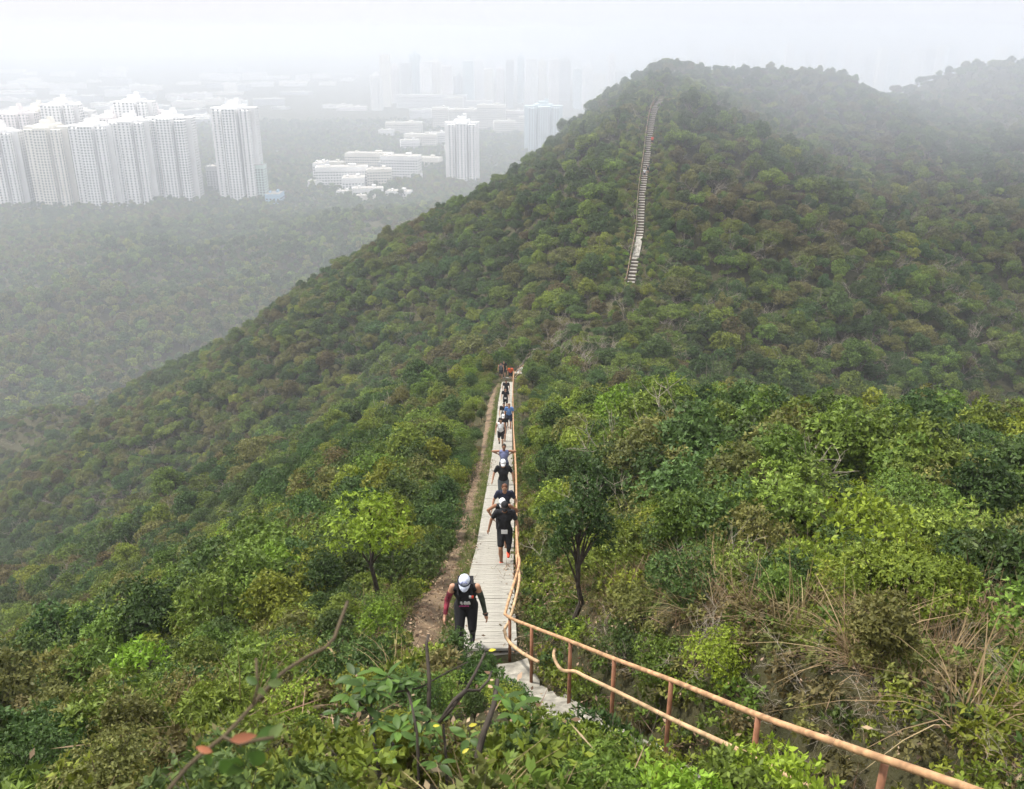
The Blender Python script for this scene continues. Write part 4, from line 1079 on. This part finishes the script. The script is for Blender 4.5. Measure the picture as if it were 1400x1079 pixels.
def person(px, py_head, label, h=1.72, off=None, face=0.0, lean=.22, head_pitch=.35, arms=None, stride=.22, lead=1, shirt='black', sleeves=True, shorts='black', leg='shorts', shoes='black', hat='hair', hair='hair', skin=SKIN,
           bib=None, vox=.018, glasses=False, first=False, group=None, at=None, straps=None, tights=None, legwarm=None):
    """stands on the path where the head top falls on photo pixel (px, py_head)"""
    if at is None:
        best = None
        pts = PL if py_head > 500 else resample(STAIR, .3)
        for p in pts:
            q = project(p + Vector((0, 0, h * math.cos(lean * .6))))
            e_ = abs(q[1] - py_head)
            if best is None or e_ < best[0]: best = (e_, p, q)
        p = best[1]; w = best[2][2]
        x = (px - 700) / FPX * w
        base = Vector((x, p.y, p.z))
        if off: base += Vector(off)
    else: base = Vector(at)
    e = empty('person', base, face); e.scale = (h / 1.72,) * 3; tag(e, label, 'person', group=group)
    cl, sl = math.cos(lean), math.sin(lean)
    hip = Vector((0, 0, .90)); 
    def T(v):                                      # torso frame: from the hips, leaning towards -Y
        return hip + Vector((v[0], v[1] * cl - v[2] * sl, v[2] * cl + v[1] * sl))
    sh = [T((sx * .185, 0, .50)) for sx in (-1, 1)]
    neck = T((0, 0, .55)); hc = T((0, -.03, .70)); 
    Rh = Matrix.Rotation(lean * .5 + head_pitch, 3, 'X')
    arms = arms or [((-.07, .02, -.27), (-.01, -.14, -.20)), ((.07, -.04, -.27), (.0, -.12, -.21))]
    b = Body()
    # torso, neck, head
    b.ell(hip + Vector((0, 0, .02)), (.155, .11, .13)); b.cap(T((0, 0, .05)), T((0, -.01, .30)), .125, .13); b.ell(T((0, 0, .36)), (.175, .115, .16)); b.cap(T((-.12, 0, .47)), T((.12, 0, .47)), .07, .07)
    b.cap(neck - Vector((0, 0, .05)), hc - Vector((0, 0, .05)), .055, .052)
    b.ell(hc, (.077, .094, .112), Rh); b.ell(hc + Rh @ Vector((0, -.035, -.055)), (.055, .06, .06), Rh)
    b.ell(hc + Rh @ Vector((0, -.10, -.015)), (.014, .02, .024), Rh)
    for sx in (-1, 1): b.ell(hc + Rh @ Vector((sx * .078, .01, -.01)), (.012, .022, .03), Rh)
    wr = []; el_ = []
    for i in (0, 1):
        s_ = sh[i]; ev, wv = arms[i]; el = s_ + Vector(ev); w_ = el + Vector(wv); wr.append(w_); el_.append(el)
        b.cap(s_, el, .052, .040); b.cap(el, w_, .040, .027)
        hd = (w_ - el).normalized(); palm = w_ + hd * .055; side = Vector((1, 0, 0)) if i == 0 else Vector((-1, 0, 0))
        fw = hd.cross(side).normalized(); b.ell(palm, (.038, .026, .048), hd.to_track_quat('Z', 'X').to_matrix())
        for k in range(4):
            r0 = palm + hd * .03 + fw * (k - 1.5) * .019; L_ = (.062, .072, .068, .052)[k]
            k1 = r0 + hd * L_ * .55; k2 = k1 + (hd * .6 + side * .75).normalized() * L_ * .5
            b.cap(r0, k1, .010, .009); b.cap(k1, k2, .009, .008)
        b.cap(palm - hd * .01 + fw * .03, palm + fw * .055 + hd * .03 + side * .012, .012, .009)
    # legs
    feet = []; kn = []; hj = []
    for i, sx in ((0, -1), (1, 1)):
        f = stride if i == lead else -stride
        hp = hip + Vector((sx * .09, 0, -.02)); an = Vector((sx * .085, -f, .09 + (.10 if i != lead else 0.0)))
        mid = (hp + an) * .5; dl = (hp - an).length; bend = math.sqrt(max(0, (.86 / 2) ** 2 - (dl / 2) ** 2)); k_ = mid + Vector((sx * .01, -bend, 0))
        hj.append(hp); kn.append(k_); feet.append(an)
        b.cap(hp, k_, .085, .055); b.cap(k_, k_.lerp(an, .4), .052, .056); b.cap(k_.lerp(an, .35), an, .055, .036)
        b.cap(an + Vector((0, .03, -.045)), an + Vector((0, -.13, -.055)), .036, .030)
    b.build('body', skin, e, vox)
    # clothes
    c = Body()
    c.ell(hip + Vector((0, 0, .06)), (.168, .125, .13)); c.cap(T((0, 0, .08)), T((0, -.01, .30)), .142, .146); c.ell(T((0, 0, .35)), (.19, .132, .165)); c.cap(T((-.13, 0, .475)), T((.13, 0, .475)), .075, .075)
    if sleeves:
        for i in (0, 1): c.cap(sh[i], sh[i].lerp(el_[i], .60), .070, .062)
    c.build('shirt' if sleeves else 'vest', K[shirt], e, vox)
    c = Body(); c.ell(hip + Vector((0, 0, -.01)), (.17, .128, .12))
    for i in (0, 1): c.cap(hj[i], hj[i].lerp(kn[i], .78 if leg == 'shorts' else 1), .102, .082 if leg == 'shorts' else .068)
    if leg == 'long':
        for i in (0, 1): c.cap(kn[i], kn[i].lerp(feet[i], .93), .068, .050)
    c.build('shorts' if leg == 'shorts' else 'trousers', K[shorts], e, vox)
    if tights is not None:
        for i in tights:
            c = Body(); c.cap(hj[i].lerp(kn[i], .6), kn[i], .074, .062); c.cap(kn[i], kn[i].lerp(feet[i], .95), .063, .044); c.build('legging', K['black'], e, vox)
    for i in (0, 1):
        c = Body(); an = feet[i]; c.cap(an + Vector((0, .035, -.045)), an + Vector((0, -.145, -.058)), .046, .037); c.ell(an + Vector((0, .01, -.02)), (.045, .05, .045)); c.ell(an + Vector((0, -.05, -.08)), (.045, .13, .016)); c.build('shoe', K[shoes], e, min(vox, .016))
    # hair or cap
    hm = K[hair]
    c = Body(); c.ell(hc + Rh @ Vector((0, .018, .022 if hat == 'hair' else .0)), (.085, .092, .105) if hat == 'hair' else (.080, .090, .085), Rh); c.build('hair', hm, e, min(vox, .016))
    if hat != 'hair':
        c = MB(); c.ell(hc + Rh @ Vector((0, .006, .030)), (.087, .101, .085), 16, 10, Rh, zmin=-.05)
        n = 10; vs = []
        for j in range(n + 1):
            a = math.pi * (j / n); 
            for rr, z in ((.086, .030), (.086 + .075 * math.sin(a) ** .6 + .004, .018 - .018 * math.sin(a))):
                vs.append(hc + Rh @ Vector((math.cos(a) * (.086 if rr < .09 else .088), -.04 - math.sin(a) * (rr - .02), z)))
        vs2 = [v + Rh @ Vector((0, 0, .006)) for v in vs]; nb = len(vs)
        fs = [(2 * j, 2 * j + 1, 2 * j + 3, 2 * j + 2) for j in range(n)]; fs += [tuple(x + nb for x in f[::-1]) for f in fs] + [(2 * j + 1, 2 * j + 1 + nb, 2 * j + 3 + nb, 2 * j + 3) for j in range(n)]
        c.add(vs + vs2, fs); c.obj('cap', K[hat], e, smooth=True)
        if first:
            m = MB(); 
            m.tube([hc + Rh @ Vector((.094 * math.cos(a), .006 - .107 * math.sin(a), .035)) for a in [math.pi * j / 12 for j in range(13)]], .009, 5); m.obj('cap_band', K['navy'], e)
            for dx, dz in ((-.03, .10), (.025, .105), (0, .09), (.04, .075), (-.045, .075)):
                m = MB(); m.ell(hc + Rh @ Vector((dx, -.06, dz)), (.012, .018, .007), 8, 5, Rh); m.obj('cap_print', K['lav'], e)
    if glasses:
        m = MB()
        for sx in (-1, 1): m.ell(hc + Rh @ Vector((sx * .033, -.094, .012)), (.032, .012, .021), 10, 6, Rh)
        m.tube([hc + Rh @ Vector((-.085, 0, .015)), hc + Rh @ Vector((-.06, -.085, .015)), hc + Rh @ Vector((.06, -.085, .015)), hc + Rh @ Vector((.085, 0, .015))], .005, 5); m.obj('sunglasses', K['shades'], e)
    else:
        for sx in (-1, 1):
            m = MB(); m.ell(hc + Rh @ Vector((sx * .03, -.089, .008)), (.013, .008, .008), 8, 5, Rh); m.obj('eye', K['hair'], e)
    m = MB(); m.ell(hc + Rh @ Vector((0, -.090, -.062)), (.022, .008, .006), 8, 5, Rh); m.obj('mouth', simple('lips', (.30, .10, .08), .5), e) if first else None
    Rt = Matrix.Rotation(lean, 3, 'X')
    if bib == 'waist':
        m = MB(); m.box(hip + Vector((-.01, -.142, .0)), (.15, .012, .115), M=Matrix.Rotation(.1, 3, 'X')); m.obj('race_bib', K['white'], e)
    if bib == 'chest':
        m = MB(); m.box(T((0, -.15, .26)), (.17, .012, .13), M=Rt); m.obj('race_bib', K['white'], e)
    if straps:
        for sx in (-1, 1):
            m = MB(); m.tube([T((sx * .10, .10, .50)), T((sx * .105, .0, .565)), T((sx * .10, -.125, .46)), T((sx * .085, -.155, .33)), T((sx * .10, -.15, .20))], .018, 6); m.obj('strap', K[straps], e)
        m = MB(); m.box(T((0, .17, .33)), (.24, .08, .32), M=Rt); m.obj('hydration_pack', K[straps], e)
    return e, T, hc, Rh, wr, el_, sh, Rt

hang = [((-.12, .03, -.25), (-.05, -.10, -.21)), ((.12, .03, -.25), (.03, -.10, -.21))]
# the first walker, climbing towards the camera
e, T, hc, Rh, wr, el_, sh, Rt = person(636, 795, 'nearest walker, head bowed under a white and blue cap, black vest, red patterned sleeve', h=1.74, lean=.38, head_pitch=.45,
    arms=[((-.09, .0, -.27), (-.03, -.12, -.21)), ((.07, .02, -.27), (.05, -.06, -.23))], stride=.16, lead=0, shirt='black', sleeves=False, shorts='black', leg='long', hat='cap', vox=.011, glasses=True, first=True, straps='black')
e.scale = (1.08, 1.06, 1.0)
for i, kk_ in ((0, 'sleeve'), (1, 'sleeve2')):
    c = Body(); c.cap(sh[i].lerp(el_[i], .42), el_[i], .052, .047); c.cap(el_[i], el_[i].lerp(wr[i], .85), .046, .034); o = c.build('arm_sleeve', K[kk_], e, .011)
    o['label'] = 'red patterned arm sleeve' if i == 0 else 'dark patterned arm sleeve'
m = MB(); m.tube([wr[1] + Vector((a, b, 0)) for a, b in [(.036 * math.cos(t), .036 * math.sin(t)) for t in [6.283 * k / 10 for k in range(11)]]], .010, 6); m.box(wr[1] + Vector((.02, -.036, .005)), (.035, .014, .035)); m.obj('watch', K['black'], e)
for sx, kk_ in ((.115, 'red'), (.08, 'white')):
    m = MB(); m.box(T((sx, -.150, .43)), (.035, .02, .05), M=Rt); m.obj('bottle_tag', K[kk_], e)
def letters(txt, c, size, mat, name, parent, M, gap=.2):
    """block letters as slabs, stroked"""
    F_ = {'T': [((0, 1), (1, 1)), ((.5, 0), (.5, 1))], 'E': [((0, 0), (0, 1)), ((0, 1), (.9, 1)), ((0, .5), (.8, .5)), ((0, 0), (.9, 0))], 'A': [((0, 0), (.5, 1)), ((.5, 1), (1, 0)), ((.25, .4), (.75, .4))], 'M': [((0, 0), (0, 1)), ((0, 1), (.5, .4)), ((.5, .4), (1, 1)), ((1, 1), (1, 0))],
          'R': [((0, 0), (0, 1)), ((0, 1), (.9, .9)), ((.9, .9), (.9, .55)), ((.9, .55), (0, .5)), ((.4, .5), (1, 0))], 'U': [((0, 1), (0, .1)), ((0, .1), (1, .1)), ((1, .1), (1, 1))], 'N': [((0, 0), (0, 1)), ((0, 1), (1, 0)), ((1, 0), (1, 1))], 'I': [((.5, 0), (.5, 1))],
          'X': [((0, 0), (1, 1)), ((0, 1), (1, 0))], 'Y': [((0, 1), (.5, .5)), ((1, 1), (.5, .5)), ((.5, .5), (.5, 0))]}
    m = MB(); W_ = len(txt) * size * (.75 + gap); x = -W_ / 2
    for ch in txt:
        for a, b in F_.get(ch, []):
            A = Vector((x + a[0] * size * .7, 0, (a[1] - .5) * size)); B_ = Vector((x + b[0] * size * .7, 0, (b[1] - .5) * size)); d_ = B_ - A
            ang = math.atan2(d_.z, d_.x); m.box(Vector(c) + M @ ((A + B_) / 2), (d_.length + size * .2, .006, size * .2), M=M @ Matrix.Rotation(-ang, 3, 'Y'))
        x += size * (.75 + gap)
    return m.obj(name, mat, parent)
# unreadable white block print and a smaller pink line, as on the vest
m = MB()
for bx, bz, bw, bh in [(-.06, .275, .035, .05), (-.01, .255, .03, .035), (.045, .27, .075, .045), (.03, .235, .10, .018), (-.05, .235, .03, .02), (.0, .30, .03, .018), (.055, .30, .03, .015)]:
    m.box(T((bx, -.158, bz)), (bw, .010, bh), M=Rt)
m.obj('white_print', K['white'], e)
m = MB()
for k in range(7): m.box(T((-.085 + k * .022, -.155, .165 + .004 * ((k * 5) % 3))), (.016, .010, .022), M=Rt)
m.obj('pink_print', K['pink'], e)

# the others, front to back
swing = [((-.13, .06, -.24), (-.06, -.02, -.24)), ((.10, -.08, -.24), (.03, -.20, -.12))]
akimbo = [((-.20, .08, -.18), (.12, -.08, -.17)), ((.20, .08, -.18), (-.12, -.08, -.17))]
up_el = [((-.26, .02, -.02), (.20, .0, -.10)), ((.26, .02, -.02), (-.20, .0, -.10))]
person(690, 681, 'runner all in black with a white bib at the waist and bright red-orange shoes', h=1.74, lean=.15, arms=swing, stride=.15, lead=0, shoes='red', bib='waist', hat='black', skin=SKIN2, vox=.014, tights=[1])
person(687, 672, 'runner in a white cap and black vest with elbows out, close behind the red-shoed runner', h=1.70, lean=.45, head_pitch=.5, arms=akimbo, sleeves=False, hat='white', skin=SKIN2, vox=.015)
person(690, 657, 'brown-haired runner in a dark shirt following behind the white-capped runner', h=1.70, lean=.25, arms=hang, hair='brown', shirt='navy', vox=.016)
person(688, 626, 'runner in black T-shirt, grey shorts and white-topped cap, arms hanging', h=1.70, lean=.12, arms=hang, hat='white', shirt='black', shorts='grey', vox=.016, skin=SKIN)
person(689, 606, 'runner in a lavender-blue vest holding both elbows out wide', h=1.70, lean=.05, head_pitch=.2, arms=up_el, sleeves=False, shirt='lav', shorts='navy', vox=.018, skin=SKIN2)
person(684.5, 571, 'runner in a white vest and dark shorts with bare legs, left side of the path', h=1.64, lean=.15, sleeves=False, shirt='white', bib='chest', vox=.018, skin=SKIN)
person(688, 564, 'runner in a white cap and black clothes, standing just behind the white-vested runner', h=1.70, hat='white', vox=.02)
person(696, 550, 'runner in a bright blue shirt next to the handrail', h=1.72, shirt='blue', shorts='navy', hair='brown', vox=.02)
person(689, 549, 'runner in black with white chest bib beside the blue-shirted runner', h=1.70, bib='chest', vox=.02)
person(691, 529, 'runner in black with a white waist bib, walking alone before the far turn', h=1.70, bib='waist', vox=.02)
person(692, 518, 'dark-dressed runner just below the far turn', h=1.70, vox=.02, skin=SKIN2)
g0 = W(685, 524, 82.5); person(684, 512, 'runner with bare shoulders and dark shorts at the left of the far turn', h=1.68, sleeves=False, shirt='grey', at=(W(685, 522, 83).x, W(685, 522, 83).y, h1(W(685, 522, 83).x, W(685, 522, 83).y)), vox=.022, skin=SKIN)
person(689, 510, 'runner in black standing in the middle of the far turn', h=1.70, at=(W(689, 520, 84).x, W(689, 520, 84).y, h1(W(689, 520, 84).x, W(689, 520, 84).y) + .1), vox=.022)
q = W(698, 521, 84.5); person(698, 512, 'runner in a bright orange shirt at the far turn, bending by the handrail', h=1.66, lean=.5, shirt='orange', at=(q.x, q.y, q.z), vox=.022)
person(886, 224, 'dark figure on the distant hill stairs, upper one of the pair', h=1.72, vox=.025, straps='white')
person(881.5, 230, 'figure in white and black on the distant hill stairs, lower one of the pair', h=1.70, shirt='white', vox=.025)
person(892, 186, 'tiny figure in red high on the distant hill stairs', h=1.68, shirt='red', vox=.03)

# ------------------------------------------------------------------ buildings
WIN = simple('window_glass', (0.06, 0.075, 0.09), .25, .2, .05, spec=.6)
def wallm(name, c): return simple(name, c, .85, .08, .03)
BW = dict(white=wallm('white_render', (.82, .81, .80)), cream=wallm('cream_render', (.78, .74, .66)), pinkish=wallm('pinkish_render', (.77, .72, .71)), grey=wallm('grey_render', (.45, .46, .47)), pale=wallm('pale_blue_render', (.50, .60, .64)), mint=wallm('mint_render', (.55, .66, .60)), blueroof=wallm('blue_roof', (.35, .52, .66)), roof=wallm('flat_roof', (.38, .36, .33)))

def place_y(py_base, z=VALLEY):
    a = math.atan((539.5 - py_base) / FPX); return -z / math.tan(TILT - a)
def top_z(py, Y):
    a = math.atan((539.5 - py) / FPX); return -Y * math.tan(TILT - a)

def tower(px, py_top, py_base, wpx, wall, label, Y=None, cross=True, rot=0.0, group=None, detail=1, name='apartment_tower', storeys=None, depth=None, cat='tower', floor_h=3.6, fade=0):
    Y = Y or place_y(py_base); w_ = Y / (CT + (-(py_base - 539.5) / FPX) * ST); x = (px - 700) / FPX * w_
    zt = top_z(py_top, Y); z0 = VALLEY if Y > 700 else VALLEY
    Wd = wpx / FPX * w_; Hh = zt - z0; Dp = depth or (Wd if cross else Wd * .5)
    e = empty(name, (x, Y + Dp / 2, z0 - 3), rot); tag(e, label, cat, group=group)
    m = MB(); Ht = Hh + 3
    if cross:
        core = .46
        m.box((0, 0, Ht / 2), (Wd * core, Dp * core, Ht)); 
        for sx, sy_ in ((1, 0), (-1, 0), (0, 1), (0, -1)):
            m.box((sx * Wd * .355, sy_ * Dp * .355, (Ht - 3) / 2), (Wd * (.29 if sx else .30), Dp * (.29 if sy_ else .30), Ht - 3))
        for sx in (-1, 1):
            for sy_ in (-1, 1): m.box((sx * Wd * .30, sy_ * Dp * .30, (Ht - 6) / 2), (Wd * .20, Dp * .20, Ht - 6))
        m.obj('wall', BW[wall], e)
        m = MB(); m.box((0, 0, Ht + 2.5), (Wd * .25, Dp * .25, 5)); m.box((Wd * .08, 0, Ht + 7), (Wd * .1, Dp * .1, 5)); m.obj('roof_block', BW[wall], e)
    else:
        m.box((0, 0, Ht / 2), (Wd, Dp, Ht)); m.obj('wall', BW[wall], e)
        m = MB(); m.box((0, 0, Ht + .3), (Wd * .96, Dp * .94, .5)); m.obj('roof', BW['roof'], e)
        m = MB(); m.box((Wd * .2, Dp * .1, Ht + 2), (Wd * .14, Dp * .3, 3.4)); m.box((-Wd * .27, -Dp * .05, Ht + 1.6), (Wd * .08, Dp * .25, 2.6)); m.obj('roof_block', BW[wall], e)
    if detail:
        m = MB(); nf = int((Ht - 6) / floor_h)
        if cross:
            faces = []
            for sx in (-1, 1):
                faces.append((Vector((sx * Wd * .0, -Dp * .5, 0)), Vector((1, 0, 0)), Wd * .30)) if sx == 1 else None
                faces.append((Vector((sx * Wd * .355, -Dp * .145, 0)), Vector((1, 0, 0)), Wd * .29))
                faces.append((Vector((sx * Wd * .30, -Dp * .40, 0)), Vector((1, 0, 0)), Wd * .20))
                faces.append((Vector((sx * Wd * .5, 0, 0)), Vector((0, 1, 0)), Dp * .30)); faces.append((Vector((sx * Wd * .40, -Dp * .30, 0)), Vector((0, 1, 0)), Dp * .20)); faces.append((Vector((sx * Wd * .15, -Dp * .45, 0)), Vector((0, 1, 0)), Dp * .1))
        else:
            faces = [(Vector((0, -Dp * .5, 0)), Vector((1, 0, 0)), Wd)] + [(Vector((sx * Wd * .5, 0, 0)), Vector((0, 1, 0)), Dp) for sx in (-1, 1)]
        for c, u, L_ in faces:
            nb = max(1, int(L_ / 4.2)); nrm = Vector((0, -1, 0)) if u.x else Vector((math.copysign(1, c.x), 0, 0))
            for f in range(nf):
                z = 4.5 + f * floor_h + 1.2
                for b_ in range(nb):
                    p = c + u * ((b_ + .5) / nb - .5) * L_ + nrm * .12; q = .5 * min(2.4, L_ / nb * .60); hh = .95
                    vs = [p - u * q + Vector((0, 0, z - hh)), p + u * q + Vector((0, 0, z - hh)), p + u * q + Vector((0, 0, z + hh)), p - u * q + Vector((0, 0, z + hh))]
                    m.add(vs, [(0, 1, 2, 3)])
        o = m.obj('windows', WIN, e); tag(o, kind='stuff')
        if not cross:   # floor ledges
            m = MB()
            for f in range(1, nf + 1): m.box((0, 0, 4.5 + f * floor_h - .2), (Wd + .7, Dp + .7, .35))
            o = m.obj('ledges', BW[wall], e); tag(o, kind='stuff')
    return e

G1 = 'cluster of white apartment towers at far left'
# tall towers: front row then the row behind
tower(6, 178, 288, 56, 'white', 'front-row tower cut by the left edge of the photo', group=G1)
tower(72, 172, 287, 58, 'cream', 'second front-row tower from the left edge', group=G1)
tower(132, 170, 286, 58, 'white', 'third front-row tower, its right face in full view', group=G1)
tower(237, 160, 279, 62, 'white', 'front-row tower at the right end of the left cluster', group=G1)
tower(-40, 165, 283, 56, 'cream', 'tower mostly outside the left edge', group=G1)
tower(34, 153, 276, 50, 'pinkish', 'back-row tower seen between the first two front-row towers', group=G1)
tower(95, 141, 274, 50, 'white', 'tallest-looking back-row tower left of centre in the cluster', group=G1)
tower(160, 158, 274, 48, 'pinkish', 'back-row tower right behind the third front-row tower', group=G1)
tower(193, 137, 272, 52, 'white', 'back-row tower rising highest behind the right end tower', group=G1)
tower(115, 150, 270, 46, 'white', 'back-row tower filling the gap left of the third front-row tower', group=G1)
tower(62, 148, 268, 44, 'cream', 'cream back-row tower behind the second front-row tower', group=G1)
tower(218, 152, 268, 44, 'pinkish', 'pinkish back-row tower left of the right end tower', group=G1)
tower(185, 163, 283, 54, 'white', 'front-row tower between the third tower and the right end tower', group=G1)
tower(325, 146, 276, 60, 'white', 'lone tall white tower standing right of the left cluster')
tower(632, 166, 251, 46, 'white', 'lone white tower in front of the campus blocks in the middle distance')
tower(743, 144, 212, 52, 'pale', 'pale blue glassy tower half hidden by the hill')
tower(293, 228, 264, 16, 'grey', 'short grey block left of the lone tall tower', cross=False, depth=20)
tower(358, 226, 273, 12, 'mint', 'slim mint block right of the lone tall tower', cross=False, depth=20)
tower(373, 266, 279, 20, 'blueroof', 'low pale-blue roofed hall at the foot of the lone tall tower', cross=False, depth=30, cat='building', name='building')
tower(205, 258, 276, 40, 'cream', 'low cream podium between the towers of the left cluster', cross=False, depth=30, cat='building', name='building')
LOW = [  # px, top, base, width, wall, label, depth, rot
    (467, 229, 257, 70, 'white', 'long white five-storey block at the front left of the campus', 26, .10), (437, 224, 250, 16, 'white', 'narrow white end block at the left corner of the campus', 40, .0),
    (505, 210, 235, 64, 'cream', 'long cream block with flat roofs behind the front campus block', 24, -.10), (548, 214, 248, 52, 'white', 'white six-storey block with dark window bands, middle of the campus', 30, -.12),
    (518, 232, 258, 34, 'cream', 'cream block linking the two front campus blocks', 22, .15), (502, 258, 271, 42, 'white', 'low white pavilion in the trees below the campus', 20, .12), (545, 262, 273, 34, 'white', 'low white shed at the right of the pavilion', 18, -.2),
    (430, 248, 258, 18, 'white', 'tiny white house left of the campus', 14, 0), (552, 168, 186, 50, 'cream', 'stepped cream block up the slope behind the campus', 30, .08), (575, 184, 202, 44, 'cream', 'cream annex below the stepped block', 24, -.1), (598, 182, 200, 28, 'white', 'white annex beside the lone middle tower', 24, .1),
    (602, 148, 178, 22, 'cream', 'upright cream block left of the hospital-like slabs', 40, 0), (636, 150, 180, 44, 'cream', 'broad cream slab directly behind the lone middle tower', 40, .05), (672, 144, 180, 38, 'cream', 'tall cream slab with horizontal bands right of the lone tower', 40, -.05),
    (702, 152, 178, 32, 'pinkish', 'pinkish slab left of the pale blue tower', 36, 0), (590, 130, 148, 96, 'white', 'long pale slab block far behind the cream blocks', 30, 0), (583, 216, 228, 40, 'cream', 'low terraces stepping down right of the campus', 24, -.25),
    (440, 236, 244, 12, 'grey', 'small grey hut behind the campus corner block', 12, 0)]
LOW += [(560, 192, 205, 26, 'white', 'small white block between the stepped block and its annex', 20, .2), (528, 178, 190, 20, 'white', 'little white block at the left end of the stepped group', 18, -.1), (618, 200, 214, 20, 'cream', 'low cream block at the foot of the annexes', 18, .1),
    (482, 244, 262, 30, 'white', 'white wing projecting towards the camera from the front campus block', 34, .1), (530, 222, 240, 24, 'grey', 'grey-roofed hall in the middle of the campus', 26, .0), (455, 222, 236, 30, 'cream', 'cream wing at the back left of the campus', 18, -.05), (566, 236, 248, 22, 'white', 'white end wing right of the six-storey block', 22, .1),
    (655, 138, 152, 36, 'white', 'high pale slab on the skyline of the hospital-like group', 26, 0), (690, 166, 184, 30, 'cream', 'cream wing stepping down right of the banded slab', 24, .1), (620, 134, 150, 26, 'cream', 'cream block with a roof box behind the broad slab', 22, 0), (575, 150, 166, 30, 'white', 'white mid-rise left of the upright cream block', 22, .05), (720, 160, 186, 20, 'cream', 'slim cream block touching the pale blue tower', 22, 0), (500, 268, 277, 26, 'cream', 'cream shed lowest among the trees below the campus', 14, .1), (470, 262, 270, 20, 'white', 'white shed left of the pavilion', 14, -.1)]
for px, pt, pb, wp, wl, lb, dp_, ro in LOW: tower(px, pt, pb, wp, wl, lb, cross=False, depth=dp_, rot=ro, name='building', cat='building', floor_h=4.2)
# far city in the haze
rsb = random.Random(23)
walls = ['white', 'cream', 'pinkish', 'grey', 'pale']
xs = [515, 528, 540, 556, 569, 583, 596, 612, 628, 641, 655, 668, 684, 697, 712, 726, 741, 757, 772, 789, 803, 818, 835, 848, 862]
for i, px in enumerate(xs):
    tp = rsb.uniform(72, 104); tower(px, tp, rsb.uniform(139, 152), rsb.uniform(9, 17), walls[i % 5], 'faint far tower in the haze above the middle of the valley', group='faint towers above the middle valley', detail=0, cross=i % 2 == 0, depth=40)
for i in range(30):
    px = 930 + i * 16 + rsb.uniform(-4, 4); tower(px, rsb.uniform(56, 84), rsb.uniform(112, 128), rsb.uniform(9, 16), walls[(i * 3) % 5], 'faint far tower in the haze beyond the hill skyline', group='faint towers beyond the hill skyline', detail=0, cross=i % 2 == 0, depth=40)
for i in range(110):
    px = rsb.uniform(-20, 480); pb = rsb.uniform(98, 172); 
    if 285 < px < 480 and pb > 152: continue
    tower(px, pb - rsb.uniform(3, 9), pb, rsb.uniform(12, 44), walls[i % 4], 'low pale roof in the hazy industrial plain at far left', group='low blocks of the hazy plain', detail=0, cross=False, depth=rsb.uniform(25, 60), rot=rsb.uniform(-.3, .3), name='building', cat='building')

# ------------------------------------------------------------------ air
def volume(name, label, cat, mb_, dens, col, an=0.0):
    m, t = new_mat(name + '_air'); N = t.nodes
    o = N.new('ShaderNodeOutputMaterial'); v = N.new('ShaderNodeVolumePrincipled'); v.inputs['Density'].default_value = dens; v.inputs['Color'].default_value = (*col, 1); v.inputs['Anisotropy'].default_value = an
    t.links.new(v.outputs[0], o.inputs['Volume'])
    ob = mb_.obj(name, m); tag(ob, label, cat, kind='stuff'); return ob
mb = MB(); X0, X1, Y0, Y1, Z0, Z1 = -9500, 9500, -9500, 9500, -300, 14
mb.box(((X0 + X1) / 2, (Y0 + Y1) / 2, (Z0 + Z1) / 2), (X1 - X0, Y1 - Y0, Z1 - Z0))
volume('haze', None, None, mb, HAZE_D, HAZE_C)
MC, MR = (72.0, 215.0, 4.0), (150.0, 140.0, 50.0)
mb = MB(); mb.ell((0, 0, 0), MR, 32, 20); mist = volume('mist', 'thin bank of low cloud drifting over the hilltop', 'mist', mb, MIST_D, HAZE_C)
mist.location = MC
t = mist.data.materials[0].node_tree; N = t.nodes; L = t.links
tc_ = N.new('ShaderNodeTexCoord'); dv = N.new('ShaderNodeVectorMath'); dv.operation = 'DIVIDE'; dv.inputs[1].default_value = MR
ln = N.new('ShaderNodeVectorMath'); ln.operation = 'LENGTH'; mr_ = N.new('ShaderNodeMapRange'); mr_.interpolation_type = 'SMOOTHERSTEP'
mr_.inputs['From Min'].default_value = 0.15; mr_.inputs['From Max'].default_value = 1.0; mr_.inputs['To Min'].default_value = MIST_D; mr_.inputs['To Max'].default_value = 0.0
L.new(tc_.outputs['Object'], dv.inputs[0]); L.new(dv.outputs[0], ln.inputs[0]); L.new(ln.outputs['Value'], mr_.inputs['Value'])
L.new(mr_.outputs['Result'], [n for n in N if n.type == 'PRINCIPLED_VOLUME'][0].inputs['Density'])
